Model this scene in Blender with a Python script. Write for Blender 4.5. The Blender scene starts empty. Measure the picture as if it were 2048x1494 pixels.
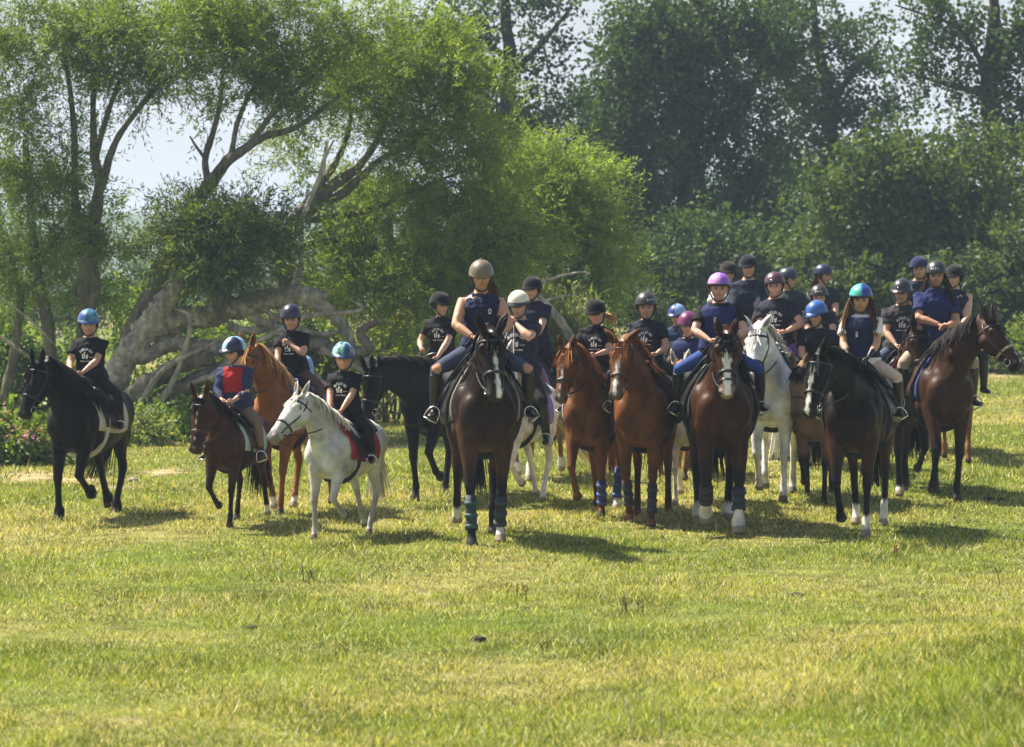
import bpy, math, random
import numpy as np
from mathutils import Vector, noise as mnoise
from mathutils.bvhtree import BVHTree

random.seed(7); RNG = np.random.default_rng(7)
SC = bpy.context.scene
COL = SC.collection
rad = math.radians

# ------------------------------------------------------------------ camera
FPX = 6000.0                      # focal length in photograph pixels
CAMZ = 2.4
PITCH = math.atan((747 - 555) / FPX)
cam_d = bpy.data.cameras.new('camera'); cam = bpy.data.objects.new('camera', cam_d); COL.objects.link(cam)
cam.location = (0, 0, CAMZ); cam.rotation_euler = (math.pi / 2 - PITCH, 0, 0)
cam_d.sensor_width = 36; cam_d.lens = 36 * FPX / 2048
cam_d.clip_start = 0.5; cam_d.clip_end = 3000
cam_d.dof.use_dof = True; cam_d.dof.focus_distance = 28.5; cam_d.dof.aperture_fstop = 4.0
SC.camera = cam

# ------------------------------------------------------------------ sky and sun
SUN_EL, SUN_AZ = 54, -60          # azimuth measured from +Y (away from the camera) towards +X
world = bpy.data.worlds.new('World'); SC.world = world; world.use_nodes = True
wn = world.node_tree; bg = wn.nodes['Background']
sky = wn.nodes.new('ShaderNodeTexSky'); sky.sky_type = 'NISHITA'; sky.sun_disc = False
sky.sun_elevation = rad(SUN_EL); sky.sun_rotation = rad(SUN_AZ)
sky.air_density = 1.2; sky.dust_density = 3.0; sky.ozone_density = 1.5
tc = wn.nodes.new('ShaderNodeTexCoord'); mp = wn.nodes.new('ShaderNodeMapping'); mp.inputs['Scale'].default_value = (1, 1, 3.5)
nz = wn.nodes.new('ShaderNodeTexNoise'); nz.inputs['Scale'].default_value = 6; nz.inputs['Detail'].default_value = 7; nz.inputs['Roughness'].default_value = .55
rp = wn.nodes.new('ShaderNodeValToRGB'); rp.color_ramp.elements[0].position = .50; rp.color_ramp.elements[1].position = .74
mx = wn.nodes.new('ShaderNodeMixRGB'); mx.inputs['Color2'].default_value = (7.4, 7.8, 8.5, 1)
wn.links.new(tc.outputs['Generated'], mp.inputs['Vector']); wn.links.new(mp.outputs['Vector'], nz.inputs['Vector'])
wn.links.new(nz.outputs['Fac'], rp.inputs['Fac']); 
sx = wn.nodes.new('ShaderNodeSeparateXYZ'); wn.links.new(tc.outputs['Generated'], sx.inputs[0])          # hazy white sky thickening towards the horizon all round
om = wn.nodes.new('ShaderNodeMath'); om.operation = 'SUBTRACT'; om.use_clamp = True; om.inputs[0].default_value = 1; wn.links.new(sx.outputs['Z'], om.inputs[1])
pw = wn.nodes.new('ShaderNodeMath'); pw.operation = 'POWER'; wn.links.new(om.outputs[0], pw.inputs[0]); pw.inputs[1].default_value = 5
mm = wn.nodes.new('ShaderNodeMath'); mm.operation = 'MULTIPLY_ADD'; mm.use_clamp = True; wn.links.new(rp.outputs['Color'], mm.inputs[0]); mm.inputs[1].default_value = .6; wn.links.new(pw.outputs[0], mm.inputs[2])
wn.links.new(mm.outputs[0], mx.inputs['Fac'])
wn.links.new(sky.outputs['Color'], mx.inputs['Color1']); wn.links.new(mx.outputs['Color'], bg.inputs['Color'])
bg.inputs['Strength'].default_value = 0.05
sun_d = bpy.data.lights.new('sun', 'SUN'); sun = bpy.data.objects.new('sun', sun_d); COL.objects.link(sun)
sun_d.energy = 5.0; sun_d.angle = rad(.8); sun_d.color = (1, .92, .77)
_s = Vector((math.sin(rad(SUN_AZ)) * math.cos(rad(SUN_EL)), math.cos(rad(SUN_AZ)) * math.cos(rad(SUN_EL)), math.sin(rad(SUN_EL))))
sun.rotation_euler = _s.to_track_quat('Z', 'Y').to_euler(); sun.location = _s * 60
SC.view_settings.view_transform = 'Standard'; SC.view_settings.look = 'None'
SC.view_settings.exposure = 1.30; SC.view_settings.gamma = 1
SC.cycles.use_denoising = True
HAZE = .0007
SC.cycles.max_bounces = 8; SC.cycles.transparent_max_bounces = 8; SC.cycles.volume_bounces = 0

# ------------------------------------------------------------------ pixels to places
def ray(px, py):
    dx = (px - 1024) / FPX; dy = (747 - py) / FPX
    return np.array([dx, math.cos(PITCH) + dy * math.sin(PITCH), -math.sin(PITCH) + dy * math.cos(PITCH)])
def at(px, py, Y):
    d = ray(px, py); t = Y / d[1]
    return np.array([d[0] * t, Y, CAMZ + d[2] * t])
def sst(a, b, x):
    t = np.clip((x - a) / (b - a), 0, 1); return t * t * (3 - 2 * t)
def gz(x, y):
    r = np.maximum(0, np.sqrt((y - 29.0) ** 2 + 4) + (y - 29.0)) * .5
    z = .021 * np.minimum(r, 60) * sst(-2, 5, x)
    z = z + .62 * np.exp(-((x - 3.6) / 1.1) ** 2 - ((y - 15.0) / 3.4) ** 2)
    z = z + .018 * np.sin(x * 1.1 + .6 * y) + .014 * np.sin(.9 * y - 1.7 * x + 2)
    return z
def on_ground(px, py):
    Y = 30.0; d = ray(px, py)
    for _ in range(40):
        x = d[0] / d[1] * Y
        z = float(gz(x, Y))
        Yn = (z - CAMZ) / (d[2] / d[1])
        Y = .5 * Y + .5 * min(max(Yn, 6), 200)
    x = d[0] / d[1] * Y
    return np.array([x, Y, float(gz(x, Y))])

# ------------------------------------------------------------------ mesh helpers
def nrm(v):
    v = np.asarray(v, float); n = np.linalg.norm(v, axis=-1, keepdims=True); return v / np.maximum(n, 1e-9)
class MB:
    def __init__(s): s.v = []; s.f = []; s.n = 0; s.m = []
    def add(s, v, f, mi=0):
        v = np.asarray(v, float); s.v.append(v); s.f += [tuple(int(i) + s.n for i in q) for q in f]; s.m += [mi] * len(f); s.n += len(v); return s
    def verts(s): return np.concatenate(s.v)
def ring_faces(k, n, caps=True):
    f = []
    for i in range(k - 1):
        for j in range(n):
            a = i * n + j; b = i * n + (j + 1) % n
            f.append((a, b, b + n, a + n))
    if caps:
        f.append(tuple(range(n - 1, -1, -1))); f.append(tuple((k - 1) * n + j for j in range(n)))
    return f
_RF = {}
def rf(k, n, caps=True):
    if (k, n, caps) not in _RF: _RF[(k, n, caps)] = ring_faces(k, n, caps)
    return _RF[(k, n, caps)]
def loft(secs, n=16, e=2.0):
    """secs: (centre, U, V, a, b)"""
    th = np.arange(n) / n * 2 * np.pi
    c = np.cos(th); s = np.sin(th)
    c = np.sign(c) * np.abs(c) ** (2 / e); s = np.sign(s) * np.abs(s) ** (2 / e)
    V = [np.asarray(C)[None] + np.outer(c * a, U) + np.outer(s * b, W) for C, U, W, a, b in secs]
    return np.concatenate(V), rf(len(secs), n)
def tube(P, R, n=8, ref=None, flat=1.0, caps=True):
    P = np.asarray(P, float); k = len(P)
    R = np.full(k, R, float) if np.isscalar(R) else np.asarray(R, float)
    T = np.gradient(P, axis=0); T = nrm(T)
    if ref is None:
        d = P[-1] - P[0]; ref = np.eye(3)[np.argmin(np.abs(d))]
    U = nrm(np.cross(T, np.asarray(ref, float)[None])); W = np.cross(T, U)
    th = np.arange(n) / n * 2 * np.pi
    V = P[:, None] + R[:, None, None] * (np.cos(th)[None, :, None] * U[:, None] + flat * np.sin(th)[None, :, None] * W[:, None])
    return V.reshape(-1, 3), rf(k, n, caps)
def bez(p, n=10):
    p = np.asarray(p, float)
    t = np.linspace(0, 1, n)[:, None]
    if len(p) == 3: return (1 - t) ** 2 * p[0] + 2 * t * (1 - t) * p[1] + t * t * p[2]
    return (1 - t) ** 3 * p[0] + 3 * t * (1 - t) ** 2 * p[1] + 3 * t * t * (1 - t) * p[2] + t ** 3 * p[3]
def catmull(P, n):
    P = np.asarray(P, float)
    if len(P) < 3: return np.array([P[0] + (P[-1] - P[0]) * t for t in np.linspace(0, 1, n)])
    Q = np.vstack([2 * P[0] - P[1], P, 2 * P[-1] - P[-2]])
    out = []
    for u in np.linspace(0, len(P) - 1 - 1e-6, n):
        i = int(u); t = u - i; a, b, c, d = Q[i:i + 4]
        out.append(.5 * (2 * b + (c - a) * t + (2 * a - 5 * b + 4 * c - d) * t * t + (3 * b - a - 3 * c + d) * t ** 3))
    return np.array(out)
def sphere(c, r, nu=12, nv=8):
    r = np.broadcast_to(np.asarray(r, float), (3,)); v = []; 
    for i in range(nv + 1):
        p = math.pi * (i + .001) / (nv + .002)
        for j in range(nu):
            t = 2 * math.pi * j / nu; v.append((math.sin(p) * math.cos(t), math.sin(p) * math.sin(t), math.cos(p)))
    return np.array(v) * r + np.asarray(c), rf(nv + 1, nu)

def mk_mesh(name, v, f, col=None, smooth=True):
    me = bpy.data.meshes.new(name)
    if isinstance(f, np.ndarray):
        n, k = f.shape
        me.vertices.add(len(v)); me.vertices.foreach_set('co', np.ascontiguousarray(v, np.float32).ravel())
        me.loops.add(n * k); me.polygons.add(n)
        me.loops.foreach_set('vertex_index', f.astype(np.int32).ravel())
        me.polygons.foreach_set('loop_start', np.arange(0, n * k, k, dtype=np.int32))
        me.update(calc_edges=True)
    else:
        me.from_pydata([tuple(p) for p in v], [], f); me.update()
    if smooth: me.polygons.foreach_set('use_smooth', np.ones(len(me.polygons), bool))
    if col is not None:
        a = me.color_attributes.new('Col', 'FLOAT_COLOR', 'POINT')
        c = np.ones((len(v), 4), np.float32); c[:, :3] = col
        a.data.foreach_set('color', c.ravel())
    return me
def obj(name, me, mat=None, parent=None, label=None, cat=None, group=None, kind=None, loc=None, rz=0):
    o = bpy.data.objects.new(name, me); COL.objects.link(o)
    if mat is not None and me is not None:
        for m in (mat if isinstance(mat, list) else [mat]): me.materials.append(m)
    if parent is not None: o.parent = parent
    if loc is not None: o.location = tuple(loc)
    if rz: o.rotation_euler = (0, 0, rz)
    if label: o['label'] = label
    if cat: o['category'] = cat
    if group: o['group'] = group
    if kind: o['kind'] = kind
    return o
def empty(name, loc, **k): return obj(name, None, loc=loc, **k)
def mbobj(name, mb, mat, parent=None, smooth=True, col=None, **k):
    me = mk_mesh(name, mb.verts(), mb.f, col, smooth)
    o = obj(name, me, mat, parent, **k)
    if any(mb.m): me.polygons.foreach_set('material_index', np.array(mb.m, np.int32))
    return o
def remesh(mb, voxel, it=4, ratio=1.0):
    """union of the shells in mb as one smooth skin -> verts, faces"""
    me = mk_mesh('tmp', mb.verts(), mb.f)
    o = bpy.data.objects.new('tmp', me); COL.objects.link(o)
    m = o.modifiers.new('r', 'REMESH'); m.mode = 'VOXEL'; m.voxel_size = voxel
    if it: s = o.modifiers.new('s', 'SMOOTH'); s.factor = .5; s.iterations = it
    if ratio < 1: d = o.modifiers.new('d', 'DECIMATE'); d.ratio = ratio
    dg = bpy.context.evaluated_depsgraph_get()
    e = bpy.data.meshes.new_from_object(o.evaluated_get(dg))
    v = np.empty(len(e.vertices) * 3, np.float32); e.vertices.foreach_get('co', v)
    f = [tuple(p.vertices) for p in e.polygons]
    bpy.data.objects.remove(o); bpy.data.meshes.remove(me); bpy.data.meshes.remove(e)
    return v.reshape(-1, 3).astype(float), f

# ------------------------------------------------------------------ materials
MATS = {}
def nodes_of(m):
    m.use_nodes = True; return m.node_tree, m.node_tree.nodes['Principled BSDF']
def mat(name, base, rough=.6, noise=0, scale=20, metal=0, bump=0, spec=.5, sheen=0, coat=0):
    key = (name,)
    if key in MATS: return MATS[key]
    m = bpy.data.materials.new(name); nt, b = nodes_of(m)
    b.inputs['Base Color'].default_value = (*base, 1); b.inputs['Roughness'].default_value = rough; b.inputs['Metallic'].default_value = metal
    b.inputs['Specular IOR Level'].default_value = spec
    if sheen: b.inputs['Sheen Weight'].default_value = sheen; b.inputs['Sheen Roughness'].default_value = .4
    if coat: b.inputs['Coat Weight'].default_value = coat; b.inputs['Coat Roughness'].default_value = .25
    if noise or bump:
        t = nt.nodes.new('ShaderNodeTexCoord'); n = nt.nodes.new('ShaderNodeTexNoise'); n.inputs['Scale'].default_value = scale; n.inputs['Detail'].default_value = 5
        nt.links.new(t.outputs['Object'], n.inputs['Vector'])
        if noise:
            x = nt.nodes.new('ShaderNodeMixRGB'); x.inputs['Color1'].default_value = (*[c * (1 - noise) for c in base], 1); x.inputs['Color2'].default_value = (*[min(1, c * (1 + noise)) for c in base], 1)
            nt.links.new(n.outputs['Fac'], x.inputs['Fac']); nt.links.new(x.outputs['Color'], b.inputs['Base Color'])
        if bump:
            bp = nt.nodes.new('ShaderNodeBump'); bp.inputs['Strength'].default_value = bump; bp.inputs['Distance'].default_value = .01
            nt.links.new(n.outputs['Fac'], bp.inputs['Height']); nt.links.new(bp.outputs['Normal'], b.inputs['Normal'])
    MATS[key] = m; return m
def attr_mat(name, rough=.6, noise=.2, scale=15, spec=.5, sheen=0, trans=0, bump=0, stretch=(1, 1, 1)):
    """colour from the mesh's own colour attribute, broken up by noise; trans = light let through (leaves)"""
    key = (name,)
    if key in MATS: return MATS[key]
    m = bpy.data.materials.new(name); nt, b = nodes_of(m)
    a = nt.nodes.new('ShaderNodeAttribute'); a.attribute_name = 'Col'
    src = a.outputs['Color']
    if noise or bump:
        t = nt.nodes.new('ShaderNodeTexCoord'); mp_ = nt.nodes.new('ShaderNodeMapping'); mp_.inputs['Scale'].default_value = stretch
        n = nt.nodes.new('ShaderNodeTexNoise'); n.inputs['Scale'].default_value = scale; n.inputs['Detail'].default_value = 6
        nt.links.new(t.outputs['Object'], mp_.inputs['Vector']); nt.links.new(mp_.outputs['Vector'], n.inputs['Vector'])
        r = nt.nodes.new('ShaderNodeMapRange'); r.inputs['From Min'].default_value = .3; r.inputs['From Max'].default_value = .7
        r.inputs['To Min'].default_value = 1 - noise; r.inputs['To Max'].default_value = 1 + noise
        nt.links.new(n.outputs['Fac'], r.inputs['Value'])
        x = nt.nodes.new('ShaderNodeVectorMath'); x.operation = 'SCALE'
        nt.links.new(src, x.inputs[0]); nt.links.new(r.outputs['Result'], x.inputs['Scale']); src = x.outputs['Vector']
        if bump:
            bp = nt.nodes.new('ShaderNodeBump'); bp.inputs['Strength'].default_value = bump; bp.inputs['Distance'].default_value = .05 if name == 'bark' else .02
            nt.links.new(n.outputs['Fac'], bp.inputs['Height']); nt.links.new(bp.outputs['Normal'], b.inputs['Normal'])
    nt.links.new(src, b.inputs['Base Color'])
    b.inputs['Roughness'].default_value = rough; b.inputs['Specular IOR Level'].default_value = spec
    if sheen: b.inputs['Sheen Weight'].default_value = sheen
    if trans:
        tr = nt.nodes.new('ShaderNodeBsdfTranslucent'); mxs = nt.nodes.new('ShaderNodeMixShader'); mxs.inputs['Fac'].default_value = trans
        hs = nt.nodes.new('ShaderNodeVectorMath'); hs.operation = 'MULTIPLY'; hs.inputs[1].default_value = (1.34, 1.32, .48)
        nt.links.new(src, hs.inputs[0]); nt.links.new(hs.outputs['Vector'], tr.inputs['Color'])
        out = nt.nodes['Material Output']
        nt.links.new(b.outputs['BSDF'], mxs.inputs[1]); nt.links.new(tr.outputs['BSDF'], mxs.inputs[2]); nt.links.new(mxs.outputs['Shader'], out.inputs['Surface'])
    MATS[key] = m; return m
COAT = attr_mat('horse_coat', .50, .34, 7, .12, bump=.32)
HAIR = attr_mat('hair_strands', .65, .15, 30, .06)
LEAF = attr_mat('leaf', .55, .12, 3, .25, trans=.42)
FARLEAF = attr_mat('broad_leaf', .6, .15, 2, .2, trans=.34)
GRASS = attr_mat('grass_blade', .55, .1, 2, .35, trans=.35)
BARK = attr_mat('bark', .9, .45, 13, .15, bump=1.0, stretch=(1, 1, .4))
SKIN = attr_mat('skin', .5, .06, 12, .4)
CLOTH = attr_mat('cloth', .85, .12, 25, .2, sheen=.0, bump=.25)
LEATHER_BLACK = mat('black_leather', (.012, .011, .011), .38, .3, 40)
LEATHER_BROWN = mat('brown_leather', (.045, .02, .011), .42, .3, 40)
METAL = mat('stirrup_steel', (.62, .62, .62), .25, metal=1)
EYE = mat('dark_eye', (.006, .005, .004), .08)
PRINT = mat('white_print', (.74, .74, .74), .7)

# ================================================================== THE SETTING
def grid_axis(core, lo, hi, step, far):
    a = list(np.arange(core[0], core[1] + step, step)); x = a[-1]; s = step
    while x < hi: s *= 1.25; x += s; a.append(x)
    x = a[0]; s = step
    while x > lo: s *= 1.25; x -= s; a.insert(0, x)
    return np.array(a)
gx = grid_axis((-14, 16), -500, 500, .3, 0); gy = grid_axis((10, 62), -60, 900, .3, 0)
GX, GY = np.meshgrid(gx, gy); GZ = gz(GX, GY) - .0006 * np.maximum(0, GY - 120)
gv = np.stack([GX.ravel(), GY.ravel(), GZ.ravel()], 1)
ii = (np.arange(len(gy) - 1)[:, None] * len(gx) + np.arange(len(gx) - 1)[None]).ravel()
gf = np.stack([ii, ii + 1, ii + 1 + len(gx), ii + len(gx)], 1)

# worn, bare patches of the riding track (places in metres: x, y, half-length, half-width)
BARE = []
for px, py, rx, ry in ((330, 945, 70, 12), (160, 962, 80, 12), (60, 955, 90, 18), (800, 895, 40, 8), (225, 975, 60, 10), (1990, 748, 60, 5), (860, 1210, 40, 7), (250, 1440, 50, 8)):
    p = on_ground(px, py); s = FPX / p[1]
    BARE.append((p[0], p[1], rx / s, ry * p[1] / (CAMZ - p[2]) / s))
def bare_at(x, y):
    m = np.zeros_like(x)
    for bx, by, rx, ry in BARE:
        m = np.maximum(m, np.clip(1.05 - np.sqrt(((x - bx) / rx) ** 2 + ((y - by) / ry) ** 2), 0, 1))
    return m
def fnoise(x, y, s, seed):
    """smooth value noise, vectorised"""
    r = np.random.default_rng(seed).random((64, 64)); u = x / s; w = y / s
    i = np.floor(u).astype(int); j = np.floor(w).astype(int); a = u - i; b = w - j; a = a * a * (3 - 2 * a); b = b * b * (3 - 2 * b)
    g = lambda p, q: r[p % 64, q % 64]
    return (g(i, j) * (1 - a) + g(i + 1, j) * a) * (1 - b) + (g(i, j + 1) * (1 - a) + g(i + 1, j + 1) * a) * b
def grass_tone(x, y):
    """0 lush .. 1 dry, as patches on the meadow"""
    n = .55 * fnoise(x, y, 2.3, 1) + .3 * fnoise(x, y, .8, 2) + .15 * fnoise(x, y, .3, 3)
    n = np.clip((n - .5) * 2.1 + .5, 0, 1)
    return np.clip(n - .75 * sst(1.1, 2.4, x - .05 * (y - 14)) * sst(21, 15, y), 0, 1)
gt = grass_tone(gv[:, 0], gv[:, 1])[:, None]; gb = bare_at(gv[:, 0], gv[:, 1])[:, None]
gcol = np.array([.085, .12, .022]) * (1 - gt) + np.array([.20, .175, .065]) * gt
gcol = gcol * (1 - gb) + np.array([.36, .27, .16]) * gb
GROUND = attr_mat('meadow_soil_and_turf', .95, .45, 3.5, .1, bump=.6)
obj('ground', mk_mesh('ground', gv, gf, gcol), GROUND, kind='structure', label='sunlit grassy meadow with dry patches', )

# grass: only what nobody could count
def build_grass():
    N = 820000
    u = RNG.random(N); Y = 13.0 * (64 / 13.0) ** u
    hw = .5 * 2048 / FPX * Y + .5
    X = (RNG.random(N) * 2 - 1) * hw
    # tufts
    keep = RNG.random(N) < .45 + .75 * fnoise(X, Y, .22, 5)
    b = bare_at(X, Y); keep &= RNG.random(N) > np.clip(b * 1.3 - .05, 0, .95)
    X = X[keep]; Y = Y[keep]; n = len(X)
    t = grass_tone(X, Y)
    far = sst(20, 36, Y)
    tuft = sst(.55, .85, fnoise(X, Y, .34, 8)); H = (.021 + .030 * RNG.random(n) ** 2) * (.45 + .7 * fnoise(X, Y, 1.1, 6) + .7 * tuft) * (1 + .3 * far) * (1 + .7 * sst(1.1, 2.4, X - .05 * (Y - 14)) * sst(21, 15, Y))
    tall = RNG.random(n) < .008; H[tall] *= 2.3
    W = (.0028 + .0032 * RNG.random(n)) * (1 + 1.1 * far); W[tall] *= .7
    Z = gz(X, Y) - .004
    a = RNG.random(n) * 2 * np.pi; lean = (.25 + .9 * RNG.random(n)) * H
    lx = np.cos(a) * lean; ly = np.sin(a) * lean
    c = RNG.random(n) * 2 * np.pi; wx = np.cos(c) * W; wy = np.sin(c) * W * .6
    P = np.stack([X, Y, Z], 1)
    v = np.empty((n, 3, 3))
    v[:, 0] = P - np.stack([wx, wy, 0 * wx], 1); v[:, 1] = P + np.stack([wx, wy, 0 * wx], 1)
    v[:, 2] = P + np.stack([lx, ly, H], 1)
    f = np.arange(n * 3).reshape(n, 3)
    r = RNG.random(n)
    straw = RNG.random(n) < (.08 + .55 * t ** 1.4)
    g1 = np.array([.10, .15, .018]); g2 = np.array([.285, .33, .048])
    col = (g1 + (g2 - g1) * r[:, None]) * (.62 + .75 * fnoise(X, Y, .5, 9))[:, None]
    sc = np.array([.56, .49, .24]) * (.7 + .5 * r[:, None]); col[straw] = sc[straw]
    pale = RNG.random(n) < .09; col[pale] = np.array([.62, .60, .38])
    col = np.repeat(col, 3, 0)
    obj('grass', mk_mesh('grass', v.reshape(-1, 3), f, col), GRASS, kind='stuff', label='short yellow green meadow grass with straw coloured blades', cat='grass')
build_grass()

# far hill behind the trees
hx = np.linspace(-420, 420, 90); hs = []
for j, yy in enumerate(np.linspace(300, 560, 8)):
    for x in hx:
        hs.append((x, yy, -2 + math.sin(j / 7 * math.pi * .55) * (15 + 5 * math.sin(x * .012 + 1) + 2.5 * math.sin(x * .045) + 1.2 * mnoise.noise(Vector((x * .08, yy * .05, 0))))))
ii = (np.arange(7)[:, None] * 90 + np.arange(89)[None]).ravel()
obj('hills', mk_mesh('hills', np.array(hs), np.stack([ii, ii + 1, ii + 91, ii + 90], 1)), mat('wooded_hill', (.05, .085, .04), .9, .4, .08), kind='structure', label='low wooded hill fading into haze far behind the trees')

# ---------------------------------------------------------------- trees
def leaf_quads(P, D, L, W):
    n = len(P); D = nrm(D)
    R = nrm(RNG.normal(size=(n, 3))); S = nrm(np.cross(D, R))
    N = np.cross(D, S)
    v = np.empty((n, 4, 3)); L = L[:, None]; W = W[:, None]
    v[:, 0] = P; v[:, 1] = P + D * L * .5 + S * W * .5 + N * L * .06; v[:, 2] = P + D * L; v[:, 3] = P + D * L * .5 - S * W * .5 + N * L * .06
    return v.reshape(-1, 3), np.arange(n * 4).reshape(n, 4)
def in_ellipsoid(n, bias=.5):
    d = nrm(RNG.normal(size=(n, 3))); r = RNG.random((n, 1)) ** bias; return d * r, d
def foliage(blobs, style, dens=1.0):
    """blobs: (centre, radii, clumps). returns clump centres, twig directions, leaf mesh, colours"""
    CP, CD = [], []
    for c, r, n in blobs:
        n = int(n * dens); q = max(3, n // style.get('per', 13)); sp_, sd_ = in_ellipsoid(q, .40)
        w = 1 + .22 * np.sin(sd_[:, :1] * 7 + c[0]) * np.sin(sd_[:, 2:] * 6 + c[2] * 2) + RNG.normal(size=(q, 1)) * .08
        sub = np.asarray(c) + sp_ * np.asarray(r) * w; i_ = RNG.integers(0, q, n); e, d = in_ellipsoid(n, .5)
        rs = style.get('sub', .34) * (.6 + .8 * RNG.random(q)); CP.append(sub[i_] + e * rs[i_][:, None] * np.array([1.15, 1, .75])); CD.append(nrm(d + sd_[i_] * .6))
    CP = np.concatenate(CP); CD = np.concatenate(CD); K = len(CP)
    st = style
    tw = nrm(CD * st['out'] + RNG.normal(size=(K, 3)) * .55 + np.array([0, 0, st['rise']]))
    m = st['m']; TL = st['twig'] * (.6 + .8 * RNG.random(K))
    t = np.tile(np.linspace(-.25, 1, m), (K, 1)) + RNG.random((K, m)) * .1
    P = CP[:, None] + tw[:, None] * (t * TL[:, None])[..., None]
    P[..., 2] -= st['droop'] * (np.maximum(t, 0) ** 2) * TL[:, None]
    P += RNG.normal(size=P.shape) * st['jit']
    D = tw[:, None] * .8 + RNG.normal(size=P.shape) * st['spread']; D[..., 2] -= st['droop'] * .9
    L = st['L'] * (.6 + .7 * RNG.random(K * m)); W = st['W'] * (.7 + .6 * RNG.random(K * m))
    v, f = leaf_quads(P.reshape(-1, 3), D.reshape(-1, 3), L, W)
    base = np.array(st['c1']) + (np.array(st['c2']) - np.array(st['c1'])) * np.clip(.5 * RNG.random(K * m) + .5 * np.repeat(RNG.random(K), m), 0, 1)[:, None]
    yl = RNG.random(K * m) < .04; base[yl] = base[yl] * np.array([1.7, 1.25, .8])
    return CP, tw, TL, v, f, np.repeat(base, 4, 0)
WILLOW = dict(out=.7, rise=.35, m=34, twig=.55, droop=.28, jit=.035, spread=.55, L=.105, W=.021, c1=(.065, .12, .024), c2=(.22, .28, .058))
WILLOW_PALE = dict(WILLOW, c1=(.10, .18, .035), c2=(.31, .405, .085))
ALDER = dict(per=11, sub=.62, out=.6, rise=.15, m=26, twig=.55, droop=.12, jit=.11, spread=1.1, L=.125, W=.095, c1=(.024, .06, .024), c2=(.085, .14, .04))
ALDER_PALE = dict(ALDER, c1=(.035, .075, .026), c2=(.115, .165, .045))
SHRUB = dict(out=.5, rise=.5, m=24, twig=.35, droop=.2, jit=.05, spread=.9, L=.10, W=.05, c1=(.075, .15, .03), c2=(.21, .30, .065))
SHRUB_PALE = dict(SHRUB, c1=(.13, .18, .06), c2=(.26, .31, .12))
REED = dict(out=.15, rise=1.6, m=24, twig=.5, droop=.05, jit=.06, spread=.45, L=.22, W=.028, c1=(.12, .17, .06), c2=(.26, .30, .13))

def limb_tube(mb, P, R, n=9, rough=.05):
    k = max(8, int(len(P) * (6 if n < 16 else 14))); Q = catmull(P, k); Q = Q + np.array([[mnoise.noise(Vector(q * 2.1 + np.array([9, 0, 0]))), 0, mnoise.noise(Vector(q * 2.1))] for q in Q]) * (np.interp(np.linspace(0, len(P) - 1, k), np.arange(len(P)), R) * rough * 6)[:, None] * np.minimum(1, np.linspace(0, 6, k))[:, None]; r = np.interp(np.linspace(0, len(P) - 1, k), np.arange(len(P)), R)
    v, f = tube(Q, r, n, ref=(.13, .95, .2))
    w = np.repeat(r, n)[:, None]
    cen = np.repeat(Q, n, 0); g_ = np.array([mnoise.noise(Vector(p * 3.3)) + .6 * mnoise.noise(Vector(p * 11)) for p in v])[:, None]
    if n >= 16: an = np.tile(np.arange(n) / n * 2 * np.pi, k)[:, None]; g_ = g_ + 1.1 * np.abs(np.sin(an * 4 + 5 * g_)) - .6 + .5 * np.array([mnoise.noise(Vector(p * 27)) for p in v])[:, None]
    v = cen + (v - cen) * (1 + g_ * rough * 4.5) + RNG.normal(size=v.shape) * w * rough * .4
    mb.add(v, f); return Q, r
def bark_cols(v, base, pale, s=1.6):
    c = np.array([mnoise.noise(Vector(p * s)) for p in v])[:, None] * .5 + .5 + RNG.random((len(v), 1)) * .15
    c = np.clip(c, 0, 1); return np.array(base) * (1 - c) + np.array(pale) * c
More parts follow.
